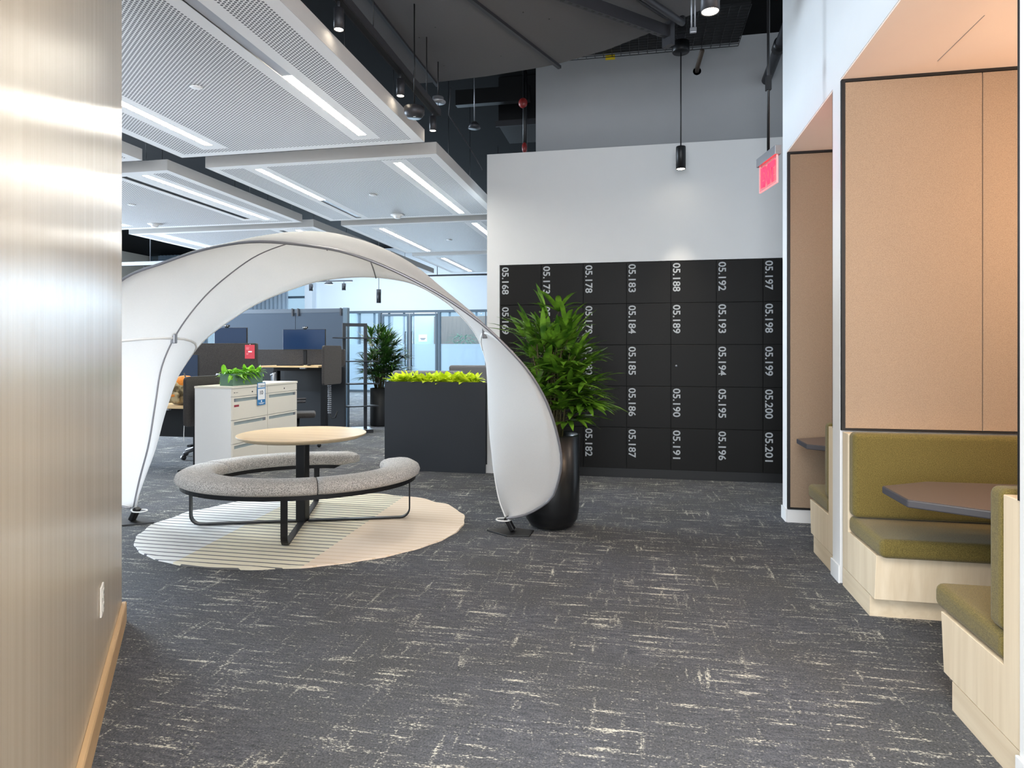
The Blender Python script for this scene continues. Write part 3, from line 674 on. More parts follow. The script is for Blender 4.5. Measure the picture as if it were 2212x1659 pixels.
for lab, x in (('far left spotlight nearest the wood wall edge', -10.55), ('far left spotlight before the bright window', -9.75)): spotlight(lab, (x, 12.3, 3.28), .045, .14, .06, 'track_spotlight', 'far left track spotlights', 'black')

# ---------------------------------------------------------------- numbered lockers
LX, LW_, LH = -1.629, .4975, .4764
nums = [['168', '169', '170', '171', '172'], ['173', '174', '175', '176', '177'], ['178', '179', '180', '181', '182'], ['183', '184', '185', '186', '187'],
        ['188', '189', None, '190', '191'], ['192', '193', '194', '195', '196'], ['197', '198', '199', '200', '201']]
carc = door = None
for c, colm in enumerate(nums):
    for r_, nb in enumerate(colm):
        x0, z1 = LX + c * LW_, 2.489 - r_ * LH
        lab = 'black locker with grey number 05.%s on its door' % nb if nb else 'black locker without a number, with a small round lock'
        t = thing('locker', lab, 'locker', (x0, 7.6, z1 - LH), 0, 'numbered lockers in the white wall')
        if carc is None:
            carc = MB().box(.0, LW_, .022, .45, 0, LH).build('carcass', M['locker_gap'], t)
            door = MB().box(.003, LW_ - .003, 0, .02, .003, LH - .003, bev=.0015, seg=1).build('door', M['locker'], t)
            dd = door
        else:
            k = carc.copy(); COL.objects.link(k); k.parent = t; dd = door.copy(); COL.objects.link(dd); dd.parent = t
        if nb: text_mesh('number', '05.' + nb, M['decal'], dd, .325, .084, Vector((.022, -.0012, LH - .022)), READ_DOWN, .0025)
        else:
            MB().cyl((.06, .0, .235), (.06, -.006, .235), .012).build('lock', M['grey_metal'], dd)

# ---------------------------------------------------------------- booths on the right
def make_bench(label, loc, rz):
    t = thing('booth_bench', label, 'bench', loc, rz, 'upholstered booth benches'); h = .99
    MB().prism([(.004, .118), (.004, .955), (.11, .955), (.11, .362), (.585, .362), (.56, .118)], 'X', -h, h, bev=.002, seg=1).build('base', M['birch'], t)
    MB().box(-h, h, .004, .485, 0, .116).build('plinth', M['birch_plinth'], t)
    MB().box(-h, h, .112, .655, .364, .466, bev=.032, seg=4).build('seat_cushion', M['olive'], t)
    MB().box(-h, h, .112, .215, .468, .972, bev=.03, seg=4).build('back_cushion', M['olive'], t)
    return t
bn = make_bench('olive booth bench facing the camera below the large felt panel', (XR + .005 + .99, 4.362, 0), pi)
dup(bn, 'nearest olive booth bench at the lower right corner, seen from its side', (XR + .005 + .99, 2.436, 0), 0)
dup(bn, 'far olive booth bench half hidden behind the middle white pier', (XR + .005 + .99, 4.555, 0), 0)
def make_table(label, loc):
    t = thing('booth_table', label, 'table', loc, 0, 'chamfered booth tables')
    b = MB(); pts = [(0, -.165), (.28, -.34), (1.85, -.34), (1.85, .34), (.28, .34), (0, .165)]
    b.prism(pts, 'Z', .70, .738, bev=.006).build('tabletop', M['table_edge'], t)
    MB().prism([(x * .992 + .007, y * .985) for x, y in pts], 'Z', .7381, .7395).build('top_surface', M['table_brown'], t)
    MB().cyl((1.0, 0, .02), (1.0, 0, .70), .04).build('pedestal', M['black_metal'], t); MB().box(.65, 1.35, -.28, .28, 0, .02, bev=.006).build('base_plate', M['black_metal'], t)
    return t
tb = make_table('dark brown chamfered table in the near booth', (1.272, 3.60, 0))
dup(tb, 'dark brown chamfered table in the far booth', (1.275, 5.52, 0))
for lab, x0, x1, y, z0, z1 in (('large left tan felt panel above the olive bench', XR + .024, 2.030, 4.37, .976, 3.135), ('narrow right tan felt panel beside the near black edge', 2.034, 3.29, 4.37, .976, 3.135), ('full height tan felt panel in the far booth', XR + .024, 3.29, 5.87, .129, 3.135)):
    o = MB().box(x0, x1, y - .0, y + .012, z0, z1, bev=.003).build('felt_panel', M['felt_tan']); tag(o, lab, 'wall panel', 'tan felt wall panels')

# ---------------------------------------------------------------- power outlet on the left wall
t = thing('power_outlet', 'beige double power outlet low on the wood wall', 'outlet', W1 + dL * .905 + nL * .0005 + Vector((0, 0, .432)), angL)
MB().box(-.04, .04, 0, .008, -.062, .062, bev=.003).build('cover_plate', M['plug'], t)
for z in (-.028, .028):
    f = MB().box(-.017, .017, .008, .011, z - .016, z + .016, bev=.001).build('socket', M['plug'], t)
    MB().box(-.008, -.005, .011, .0115, z - .004, z + .008).box(.005, .008, .011, .0115, z - .004, z + .008).build('slots', M['black'], f)

# ---------------------------------------------------------------- rug, round bench with table
t = 19
a0 = radians(19)
rugc = (-2.72, 5.04)
b = MB(); prof = []
bm = b.bm; N = 128; inner = []; top = []; bot = []
for i in range(N):
    a = 2 * pi * i / N; k = 1 + .006 * sin(a * 17 + .5) * (.5 + .5 * sin(a * 3)) + .004 * sin(a * 29)
    ex, ey = 1.30 * k * cos(a), 1.15 * k * sin(a); x, y = ex * cos(a0) - ey * sin(a0), ex * sin(a0) + ey * cos(a0)
    zz = .010 + .004 * sin(a * 17 + .5)
    top.append(bm.verts.new((x, y, zz))); bot.append(bm.verts.new((x * 1.002, y * 1.002, 0.001))); inner.append(bm.verts.new((x * .93, y * .93, .008)))
for i in range(N):
    j = (i + 1) % N; bm.faces.new((top[i], top[j], inner[j], inner[i])); bm.faces.new((bot[i], bot[j], top[j], top[i]))
bm.faces.new(inner); bm.faces.new(bot[::-1])
o = b.build('round_rug', M['rug']); o.location = (rugc[0], rugc[1], 0); tag(o, 'pale round rug with fine dark stripes under the ring bench', 'rug')

BC = Vector((-2.81, 5.08, .009))
t = thing('ring_bench_table', 'round grey wool ring bench built around a small oak table', 'bench table', BC)
g0, g1 = radians(61), radians(392)
EA, EB, SZ = .835, .675, .385
def ell(ang, off, k=1.0):
    # point of the oval seat line (long axis turned by 19 degrees), offset outwards by off
    x, y = EA * cos(ang), EB * sin(ang); nx, ny = cos(ang) / EA, sin(ang) / EB; l_ = math.hypot(nx, ny)
    x += off * nx / l_; y += off * ny / l_
    return (x * cos(a0) - y * sin(a0), x * sin(a0) + y * cos(a0))
def seat_seg(a, c, cap0, cap1):
    b = MB(); bm = b.bm; rings = []
    prof = [(-.120, .0), (-.148, .016), (-.156, .042), (-.145, .072), (-.11, .092), (-.05, .100), (.05, .100), (.11, .092), (.145, .072), (.156, .042), (.148, .016), (.120, 0)]
    n = max(6, int((c - a) / .06)); st = [(a + (c - a) * i / n, 1.0) for i in range(n + 1)]
    def caps(ang, sgn): return [(ang + sgn * .19 * sin(q), max(.02, cos(q))) for q in (.3, .6, .9, 1.15, 1.35, 1.5)]
    s0 = caps(a, -1)[::-1] if cap0 else [(a + .004, .97)]
    e0 = caps(c, 1) if cap1 else [(c - .004, .97)]
    st = s0 + (st if cap0 else st[1:]); st = (st if cap1 else st[:-1]) + e0
    for ang, k in st:
        rings.append([bm.verts.new((*ell(ang, p * k), SZ + .04 + (z - .04) * (k if k > .5 else .5 + .5 * k))) for p, z in prof])
    m = len(prof)
    for A, B in zip(rings, rings[1:]):
        for i in range(m): f = bm.faces.new((A[i], A[(i + 1) % m], B[(i + 1) % m], B[i])); f.smooth = True
    bm.faces.new(rings[0]); bm.faces.new(rings[-1][::-1]); bmesh.ops.recalc_face_normals(bm, faces=bm.faces[:])
    return b
for a, c, p, q in ((g0 + .19, radians(160), True, False), (radians(160), radians(285), False, False), (radians(285), g1 - .19, False, True)):
    seat_seg(a, c, p, q).build('seat_cushion', M['grey_felt'], t)
b = MB(); bm = b.bm; rings = []
for i in range(73):
    ang = g0 + .24 + (g1 - .12 - g0 - .24) * i / 72
    rings.append([bm.verts.new((*ell(ang, p), z)) for p, z in ((-.115, SZ - .001), (-.115, SZ - .034), (.118, SZ - .034), (.118, SZ - .001))])
for A, B in zip(rings, rings[1:]):
    for i in range(4): bm.faces.new((A[i], A[(i + 1) % 4], B[(i + 1) % 4], B[i]))
bm.faces.new(rings[0]); bm.faces.new(rings[-1][::-1]); bmesh.ops.recalc_face_normals(bm, faces=bm.faces[:])
b.build('seat_frame', M['black_metal'], t)
for k in range(4):
    a = radians(19 + 90 * k); d = Vector((cos(a), sin(a), 0)); nn = Vector((-sin(a), cos(a), 0)); b = MB(); rl = .90 if k % 2 == 0 else .755
    pts = [d * .05 + Vector((0, 0, .008))] + [d * (rl - .08) + Vector((0, 0, .008))]
    for q in range(1, 7): w_ = q / 6 * pi / 2; pts.append(d * (rl - .08 + .08 * sin(w_)) + Vector((0, 0, .008 + .08 * (1 - cos(w_)))))
    pts.append(d * rl + Vector((0, 0, SZ - .035)))
    b.tube(pts, 0, flat=(.05 if k % 2 else .05, .013, nn)).build('sled_leg', M['black_metal'], t)
MB().box(-.043, .043, -.043, .043, .001, .70, bev=.008).build('column', M['black_metal'], t)
tt = MB().lathe([(0, .715), (.48, .715), (.525, .735), (.53, .745), (.528, .750), (.52, .752), (0, .752)], seg=72).build('tabletop', [M['oak']], t)
tt.data.materials.append(M['oak_edge'])
for f in tt.data.polygons:
    if f.normal.z < .6: f.material_index = 1
    else: f.use_smooth = False
MB().lathe([(0, .695), (.14, .695), (.14, .7145), (0, .7145)], seg=24).build('mounting_plate', M['black_metal'], t)

# ---------------------------------------------------------------- stretched cloth arch
FR, FL = Vector((-1.02, 5.12, 0)), Vector((-4.22, 4.81, 0))
MD = (FR + FL) / 2; sd = (FR - FL).normalized(); nd = Vector((sd.y, -sd.x, 0))
HA = [(-1.60, .15), (-1.72, .18), (-1.86, .28), (-1.96, .45), (-2.0, .7), (-1.97, .98), (-1.88, 1.27), (-1.72, 1.56), (-1.46, 1.85), (-1.05, 2.16), (-.71, 2.28), (-.35, 2.38), (.02, 2.42), (.46, 2.37), (.71, 2.30), (.95, 2.19), (1.19, 2.05), (1.37, 1.92), (1.55, 1.76), (1.77, 1.50), (1.89, 1.29), (1.96, 1.10), (2.01, .88), (2.03, .68), (2.0, .49), (1.95, .35), (1.85, .25), (1.72, .17), (1.59, .14)]
HB = [(-1.62, .13), (-1.56, .38), (-1.48, .67), (-1.42, 1.02), (-1.36, 1.34), (-1.21, 1.64), (-.98, 1.92), (-.74, 2.12), (-.5, 2.27), (-.20, 2.37), (.06, 2.41), (.24, 2.40), (.46, 2.34), (.69, 2.24), (.88, 2.12), (1.08, 1.95), (1.27, 1.78), (1.41, 1.60), (1.48, 1.34), (1.52, 1.02), (1.55, .67), (1.58, .38), (1.6, .13)]
HC = [(-1.63, .10), (-1.65, .51), (-1.66, .85), (-1.6, 1.14), (-1.5, 1.43), (-1.37, 1.68), (-1.13, 1.91), (-.88, 2.09), (-.55, 2.24), (-.28, 2.32), (.08, 2.35), (.4, 2.32), (.64, 2.25), (.92, 2.08), (1.1, 1.91), (1.24, 1.73), (1.33, 1.52), (1.37, 1.30), (1.40, .96), (1.45, .56), (1.51, .27), (1.58, .10)]
def hoop(pts, deg, n=96):
    # smooth (Catmull-Rom) then resample by arc length
    P = [Vector(p) for p in pts]; P = [P[0] * 2 - P[1]] + P + [P[-1] * 2 - P[-2]]; out = []
    for i in range(1, len(P) - 2):
        for q in range(12):
            u = q / 12; a, b_, c, d = P[i - 1], P[i], P[i + 1], P[i + 2]
            out.append(.5 * (2 * b_ + (c - a) * u + (2 * a - 5 * b_ + 4 * c - d) * u * u + (3 * b_ - a - 3 * c + d) * u ** 3))
    out.append(P[-2]); L = [0]
    for a, b_ in zip(out, out[1:]): L.append(L[-1] + (b_ - a).length)
    res = []; j = 0
    for i in range(n + 1):
        s_ = L[-1] * i / n
        while j < len(L) - 2 and L[j + 1] < s_: j += 1
        f = (s_ - L[j]) / max(1e-9, L[j + 1] - L[j]); res.append(out[j].lerp(out[j + 1], f))
    up = Vector((0, 0, 1)) * cos(radians(deg)) + nd * sin(radians(deg))
    return [MD + sd * p.x + up * p.y for p in res]
hA, hB, hC = hoop(HA, 25), hoop(HB, 0), hoop(HC, -22)
def surf(i, v):
    return hA[i] * (2 * (v - .5) * (v - 1)) + hB[i] * (4 * v * (1 - v)) + hC[i] * (2 * v * (v - .5))
AR = thing('fabric_arch', 'white stretched fabric arch on bent poles over the ring bench', 'fabric arch', MD)
NV = 14; b = MB(); bm = b.bm
g = [[bm.verts.new(surf(i, j / NV) - MD) for j in range(NV + 1)] for i in range(97)]
for i in range(96):
    for j in range(NV): f = bm.faces.new((g[i][j], g[i][j + 1], g[i + 1][j + 1], g[i + 1][j])); f.smooth = True
o = b.build('fabric_cover', M['white_cloth'], AR); md = o.modifiers.new('thickness', 'SOLIDIFY'); md.thickness = .003
MB().tube([p - MD for p in hA], .010).build('front_pole', M['pole'], AR)
MB().tube([p - MD for p in hB[:53]], .0075).build('middle_pole', M['pole'], AR)
MB().tube([p - MD for p in hC], .008).build('rear_hem', M['hem'], AR)
for i, nm in ((23, 'M'), (73, 'M')):
    MB().tube([surf(i, v / 10) - MD for v in range(11)], .011, 8).build('cross_strap', M['hem'], AR)
    MB().box(-.02, .02, -.02, .02, -.045, .045, bev=.006).build('pole_connector', M['grey_metal'], AR).location = hB[i] - MD
MB().tube([surf(int(54 - 2 * v / 10), v / 10) - MD + Vector((0, 0, -.01)) for v in range(11)], .006, 8).build('crown_strut', M['pole'], AR)
for F, sg, rz in ((FR, 1, 0), (FL, -1, 0)):
    e = bpy.data.objects.new('foot', None); COL.objects.link(e); e.parent = AR; e.location = F - MD + Vector((.0, .0, 0))
    MB().prism([(-.19 * sg, .0), (.0, -.13), (.18 * sg, -.10), (.19 * sg, .06), (0, .12)][::sg], 'Z', 0, .012, bev=.003).build('base_plate', M['black'], e)
    MB().box(-.02, .02, -.03, .03, .01, .13, bev=.008, rot=Matrix.Rotation(-sg * .5, 3, 'Y')).build('hinge', M['black_metal'], e)
    MB().tube([(-.05 * sg + .06 * cos(q / 14 * 2 * pi), .0 + .05 * sin(q / 14 * 2 * pi), .10) for q in range(14)], .006, 6, closed=True).build('cord_loop', M['hem'], e)
    MB().cyl((0, -.032, .11), (0, -.038, .11), .008).build('rivet', M['white_decal'], e)

# ---------------------------------------------------------------- plants
def blade(b, p, d, L, w, droop, up=Vector((0, 0, 1)), n=5, fold=.25):
    d = d.normalized(); side = d.cross(up)
    side = side.normalized() if side.length > 1e-3 else Vector((1, 0, 0)); bm = b.bm; prev = None
    for i in range(n + 1):
        s_ = i / n; q = p + d * (L * s_) - Vector((0, 0, droop * L * s_ * s_)); ww = w * (sin(pi * min(1, s_ * .88 + .1)) ** .7) * .5
        if i == n: ww = w * .04
        nrm = side.cross(d).normalized()
        cur = [bm.verts.new(q - side * ww + nrm * ww * fold), bm.verts.new(q), bm.verts.new(q + side * ww + nrm * ww * fold)]
        if prev:
            for a in (0, 1): f = bm.faces.new((prev[a], prev[a + 1], cur[a + 1], cur[a])); f.smooth = True
        prev = cur
def palm(root, zpot, r0, zs, spread, nst, leafm, seed, blade_l=(.22, .36), nb=(6, 9), wd=.036, clear=None):
    R = random.Random(seed); st = MB(); fo = MB()
    for k in range(nst):
        a = R.uniform(0, 2 * pi); rr = r0 * R.uniform(.1, .9); p0 = Vector((rr * cos(a), rr * sin(a), zpot)); top = R.uniform(*zs)
        lean = R.uniform(.02, .16); p1 = Vector((p0.x + lean * cos(a), p0.y + lean * sin(a), top))
        st.tube([p0, p0.lerp(p1, .5) + Vector((R.uniform(-.02, .02), R.uniform(-.02, .02), 0)), p1], [.010, .009, .006], 6)
        nl = R.randint(7, 9)
        for q in range(nl):
            h = .22 + .78 * q / (nl - 1); bp = p0.lerp(p1, h); la = a + R.uniform(-2.4, 2.4) if h < .9 else R.uniform(0, 2 * pi)
            el = R.uniform(.1, .7) if h < .85 else R.uniform(.6, 1.3)
            d = Vector((cos(la) * cos(el), sin(la) * cos(el), sin(el))); pl = spread * R.uniform(.35, 1) * (1 - .35 * h)
            e = bp + d * pl
            if clear and clear(e + d * .3): continue
            st.tube([bp, e], [.004, .0025], 5)
            n = R.randint(*nb); sd_ = d.cross(Vector((0, 0, 1))).normalized()
            for i in range(n):
                f = (i / (n - 1) - .5) * 2.3; dd = d * cos(f) + sd_ * sin(f) + Vector((0, 0, .12))
                blade(fo, e, dd, R.uniform(*blade_l) * (1 - .12 * abs(f)), wd * R.uniform(.8, 1.15), R.uniform(.12, .45))
    st.build('stems', M['stem'], root); fo.build('foliage', leafm, root)
def pot_round(root, prof, mat, soil_r, soil_z):
    MB().lathe(prof, seg=48).build('pot', mat, root); MB().lathe([(0, soil_z), (soil_r, soil_z - .004)], seg=24).build('soil', M['soil'], root)
t = thing('potted_palm', 'broad-leaved palm in a tall black pot behind the arch foot', 'potted plant', (-.71, 5.36, 0))
pot_round(t, [(0, .0), (.12, 0), (.18, .025), (.215, .08), (.228, .16), (.235, .77), (.225, .775), (.215, .77), (.212, .70)], M['black_gloss'], .213, .735)
def in_arch(p):
    q = p + Vector((-.71, 5.36, 0)) - MD; return q.dot(nd) > -.35 + (q.dot(sd) - 1.4) * 1.17 - .12
palm(t, .73, .11, (1.15, 1.66), .32, 22, M['leaf'], 4, (.26, .43), (6, 9), .052, in_arch)
t = thing('potted_palm', 'far leafy palm in a black pot behind the ladder shelf', 'potted plant', (-5.03, 12.1, 0))
pot_round(t, [(0, 0), (.185, 0), (.19, .02), (.19, .74), (.18, .745), (.17, .68)], M['black'], .172, .70)
palm(t, .70, .12, (1.10, 1.70), .44, 26, M['leaf_far'], 11, (.26, .42), (7, 10), .036, lambda p: p.x < -.22 and p.y < .1)

def leafy(b, R, x0, x1, y0, y1, z, n, L, w, el=(.3, 1.3), dr=(.2, .7)):
    for i in range(n):
        p = Vector((R.uniform(x0, x1), R.uniform(y0, y1), z)); a = R.uniform(0, 2 * pi); e = R.uniform(*el)
        blade(b, p, Vector((cos(a) * cos(e), sin(a) * cos(e), sin(e))), L * R.uniform(.7, 1.2), w * R.uniform(.75, 1.2), R.uniform(*dr), n=5, fold=.3)
t = thing('planter_box', 'long dark planter box full of lime green leaves, beside the locker wall', 'planter', (-2.435, 7.73, 0))
b = MB(); b.box(-.635, .635, -.195, -.175, .0, 1.09); b.box(-.635, .635, .175, .195, 0, 1.09); b.box(-.635, -.615, -.175, .175, 0, 1.09); b.box(.615, .635, -.175, .175, 0, 1.09); b.box(-.615, .615, -.175, .175, 0, .03)
b.build('box', M['slate'], t); MB().box(-.614, .614, -.174, .174, .98, 1.05).build('soil', M['soil'], t)
b = MB(); R = random.Random(5); leafy(b, R, -.56, .49, -.12, .09, 1.06, 620, .20, .065, (.5, 1.35), (.2, .6)); b.build('foliage', M['lime'], t)

# ---------------------------------------------------------------- filing cabinets
CX, CY = -4.69, 6.855
def cabinet(label, y, left):
    t = thing('filing_cabinet', label, 'filing cabinet', (CX, y, 0), 0, 'pair of cream filing cabinets'); Wd = .735
    MB().box(-.50, -.022, .0, Wd, .0, 1.02).build('body', M['steel_side'], t)
    MB().box(-.0215, -.002, .004, Wd - .004, .925, 1.018).build('lock_rail', M['steel'], t)
    MB().cyl((-.002, .40, .965), (.003, .40, .965), .009).build('lock', M['black_metal'], t)
    for z0, z1 in ((.648, .921), (.366, .644), (.03, .362)):
        d = MB(); d.box(-.0215, -.003, .004, Wd - .004, z0, z1 - .062); d.box(-.0215, -.003, .004, .035, z1 - .062, z1 - .022); d.box(-.0215, -.003, Wd - .035, Wd - .004, z1 - .062, z1 - .022); d.box(-.0215, -.003, .004, Wd - .004, z1 - .022, z1 - .003)
        o = d.build('drawer', M['steel'], t)
        MB().box(-.0215, -.014, .035, Wd - .035, z1 - .062, z1 - .022).build('handle', M['recess'], o)
        MB().box(-.0139, -.004, (.05 if left and z0 > .6 else Wd - .085), (.085 if left and z0 > .6 else Wd - .05), z1 - .058, z1 - .026).build('latch', M['grey_metal'], o)
    return t
c1 = cabinet('nearer cream filing cabinet with the dark red sticker', CY, True)
MB().box(-.003, -.0015, .035, .13, .80, .825).build('red_sticker', M['red_label'], c1); MB().box(-.003, -.002, .03, .055, .965, .975).box(-.003, -.002, .065, .11, .967, .973).build('maker_plate', M['black'], c1)
cabinet('farther cream filing cabinet beside the mesh chair', CY + .737, False)
o = MB().box(-.505, .004, -.004, 1.478, 1.021, 1.047, bev=.002).build('cabinet_top', M['steel']); o.location = (CX, CY, 0); tag(o, 'shared cream top lying across both filing cabinets', 'worktop')
t = thing('hang_tag', 'blue and white hanging tag numbered 10 on the cabinet front', 'tag', (CX + .006, CY + .585, .785), pi / 2); t.scale = (1.2, 1, 1.05)
# local x along the cabinet front, facing +x of the room
MB().box(-.075, .075, -.0015, 0, 0, .27, bev=0).build('card', M['blue'], t); MB().box(-.064, .064, -.0022, -.0016, .065, .195).build('number_field', M['card'], t); MB().box(-.064, .064, -.0022, -.0016, .208, .262).build('title_field', M['card'], t)
text_mesh('lettering', '10', M['black_decal'], t, .055, .048, Vector((-.028, -.003, .125)), RX90, .003); text_mesh('lettering', '2 Cabinets', M['black_decal'], t, .115, .024, Vector((-.057, -.003, .218)), RX90, .001)
b = MB()
for z, w_ in ((.035, .02), (.022, .11), (.012, .07)): b.box(-w_ / 2, w_ / 2, -.0022, -.0016, z, z + (.02 if z > .03 else .005))
b.build('small_print', M['card'], t)
t = thing('leaf_planter', 'sage green box planter of bright leaves on the filing cabinets', 'planter', (CX - .06, CY + .10, 1.0475), radians(90))
# sits along the front edge
b = MB(); b.box(0, .62, 0, .006, 0, .145); b.box(0, .62, .17, .176, 0, .145); b.box(0, .006, .006, .17, 0, .145); b.box(.614, .62, .006, .17, 0, .145); b.box(.006, .614, .006, .17, 0, .01)
b.build('box', M['green_pot'], t); MB().box(.007, .613, .007, .169, .09, .12).build('soil', M['soil'], t)
b = MB(); R = random.Random(9); leafy(b, R, .03, .59, .02, .155, .12, 280, .19, .05, (.25, 1.35), (.3, .9)); b.build('foliage', M['fern'], t)

# ---------------------------------------------------------------- workstations in the open office
def screen_box(name, label, x0, x1, y0, y1, z0, z1, mat, r=.04, cat='desk screen', group=None):
    ax = 'Y' if (x1 - x0) > (y1 - y0) else 'X'; a0_, a1_ = (x0, x1) if ax == 'Y' else (y0, y1)
    pts = []
    for cx, cz, s0 in ((a1_ - r, z1 - r, 0), (a0_ + r, z1 - r, 1), (a0_ + r, z0 + r, 2), (a1_ - r, z0 + r, 3)):
        for q in range(5): w_ = (s0 + q / 4) * pi / 2; pts.append((cx + r * cos(w_), cz + r * sin(w_)))
    o = MB().prism(pts, ax, *((y0, y1) if ax == 'Y' else (x0, x1)), bev=.004).build(name, M[mat]); return tag(o, label, cat, group)
def desk(label, x0, x1, y0, y1, z, group='sit-stand desks', feet_y=None):
    t = thing('desk', label, 'desk', ((x0 + x1) / 2, y0, 0), 0, group); w_, dp = (x1 - x0) / 2, y1 - y0
    MB().box(-w_, w_, 0, dp, z - .028, z, bev=.003).build('desktop', M['oak'], t)
    MB().box(-w_ + .08, w_ - .08, dp * .4, dp * .6, z - .09, z - .03).build('frame', M['black_metal'], t)
    for s_ in (-1, 1):
        MB().box(s_ * (w_ - .09) - .04, s_ * (w_ - .09) + .04, dp * .5 - .05, dp * .5 + .05, .03, z - .09).build('leg', M['black_metal'], t)
        MB().box(s_ * (w_ - .09) - .035, s_ * (w_ - .09) + .035, .03, dp - .03, 0, .029, bev=.006).build('foot', M['black_metal'], t)
    MB().box(w_ - .32, w_ - .22, -.004, .05, z - .05, z - .029, bev=.003).build('control_switch', M['grey_metal'], t)
    MB().box(-w_ + .1, w_ - .1, dp * .8, dp * .86, z - .45, z - .03).build('cable_tray', M['black'], t)
    return t
desk('near low oak desk carrying the backpack, left of the cabinets', -6.85, -5.33, 6.86, 7.60, .80)
desk('raised oak desk with the keyboard, behind the filing cabinets', -6.10, -5.05, 9.62, 10.38, 1.23)
desk('low oak desk behind the near one, mostly hidden by the arch', -6.85, -5.9, 8.76, 9.4, .80)
screen_box('desk_screen', 'dark grey felt end screen standing behind the cabinets at the desk end', -5.305, -5.265, 6.80, 8.25, .56, 1.157, 'dark_felt', .05)
screen_box('desk_screen', 'wide dark felt divider with the red poster pinned to it', -6.95, -5.54, 8.68, 8.72, .52, 1.585, 'dark_felt', .02)
screen_box('desk_screen', 'dark felt divider behind the raised keyboard desk', -6.85, -4.98, 10.42, 10.46, 1.205, 1.50, 'dark_felt', .02)
screen_box('desk_screen', 'rounded brown grey end screen beside the ladder shelf', -5.06, -5.02, 9.62, 10.25, .92, 1.56, 'dark_felt', .05).location.x += .07
t = thing('partition', 'tall blue grey partition with clips along its top, behind the monitors', 'partition', (-6.7, 11.7, 0))
MB().box(-1.6, .085, -.03, .03, .05, 2.22).build('panel', M['bluegrey'], t); MB().box(.095, 1.10, -.03, .03, .05, 2.22).build('panel', M['bluegrey'], t)
MB().box(-1.6, 1.10, -.034, .034, 2.221, 2.30).build('top_rail', M['bluegrey_solid'], t); MB().box(1.101, 1.19, -.05, .05, 0, 2.31).build('end_post', M['mullion'], t)
for x in (.03, .15, 1.05): MB().box(x - .015, x + .015, -.05, -.0345, 2.16, 2.31).build('clip', M['dark_metal'], t)
MB().box(-1.6, 1.10, -.03, .03, 0, .049).build('kick_rail', M['dark_metal'], t)
screen_box('modesty_panel', 'dark navy low panel closing the raised desk from behind', -6.85, -4.97, 10.42, 10.46, .0, 1.20, 'navy', .01, 'desk panel')
def monitor(label, x, y, z0, w_, h_, stand):
    t = thing('monitor', label, 'monitor', (x, y, z0), 0, 'computer monitors')
    MB().box(-w_ / 2, w_ / 2, 0, .03, 0, h_, bev=.004).build('casing', M['black'], t); MB().box(-w_ / 2 + .006, w_ / 2 - .006, -.002, -.0005, .014, h_ - .006).build('screen', M['screen'], t)
    MB().box(-.03, .03, .031, .055, -stand, h_ * .6).build('stand', M['black_metal'], t); MB().box(-.14, .14, -.07, .11, -stand, -stand + .012, bev=.004).build('stand_base', M['black_metal'], t)
    return t
def webcam(label, x, y, z):
    t = thing('webcam', label, 'webcam', (x, y, z), 0, 'webcams'); MB().box(-.045, .045, -.02, .02, .012, .045, bev=.008).build('body', M['black'], t); MB().cyl((0, -.02, .028), (0, -.024, .028), .010).build('lens', M['grey_metal'], t)
    MB().box(-.02, .02, -.015, .02, .0005, .0115).build('mount', M['black_metal'], t); MB().box(-.032, -.022, -.0215, -.0203, .022, .034).box(.022, .032, -.0215, -.0203, .022, .034).build('indicator_lights', M['white_decal'], t)
monitor('right monitor above the keyboard desk, before the tall partition', -5.62, 10.2, 1.49, .79, .355, .26)
monitor('left monitor showing above the felt divider with the poster', -6.33, 9.2, 1.44, .57, .40, .64)
monitor('dark monitor half hidden by the arch at the near desk', -5.93, 7.5, 1.05, .60, .37, .25)
webcam('webcam on the right monitor', -5.60, 10.21, 1.8455); webcam('webcam on the left monitor', -6.40, 9.21, 1.8405)
t = thing('keyboard', 'black keyboard on the raised oak desk', 'keyboard', (-5.62, 9.75, 1.2305)); MB().box(-.21, .21, -.06, .07, 0, .018, bev=.004).build('body', M['black'], t)
b = MB()
for r_ in range(4):
    for k in range(13): b.box(-.2 + k * .031, -.174 + k * .031, -.052 + r_ * .029, -.029 + r_ * .029, .018, .023)
b.build('keys', M['dark_metal'], t)
t = thing('mouse', 'black mouse right of the keyboard', 'mouse', (-5.28, 9.75, 1.2305)); MB().sphere((0, 0, .014), .034, (.9, 1.5, .5)).build('body', M['black'], t); MB().box(-.002, .002, .01, .045, .026, .0285).build('wheel', M['grey_metal'], t)
o = MB().box(-.04, .04, -.0, .006, -.03, .03, bev=.004).box(.07, .15, 0, .006, -.03, .03, bev=.004).build('power_sockets', M['plug']); o.location = (-5.19, 10.412, 1.31); tag(o, 'pair of white socket plates on the felt behind the keyboard', 'outlet')
t = thing('wall_poster', 'red poster pinned to the dark felt divider', 'poster', (-5.645, 8.676, 1.355)); MB().box(-.085, .075, -.002, 0, 0, .205).build('sheet', M['red_card'], t)
b = MB()
for z, x0, x1 in ((.165, -.065, -.01), (.150, -.065, -.02), (.135, -.065, -.015), (.075, -.06, -.02), (.06, -.06, -.03)): b.box(x0, x1, -.0028, -.0021, z, z + .006)
b.build('small_print', M['pink'], t); MB().box(-.03, .03, -.0028, -.0021, .095, .113).build('title_print', M['white_decal'], t); MB().sphere((0, -.004, .21), .006).build('pin', M['white_decal'], t)
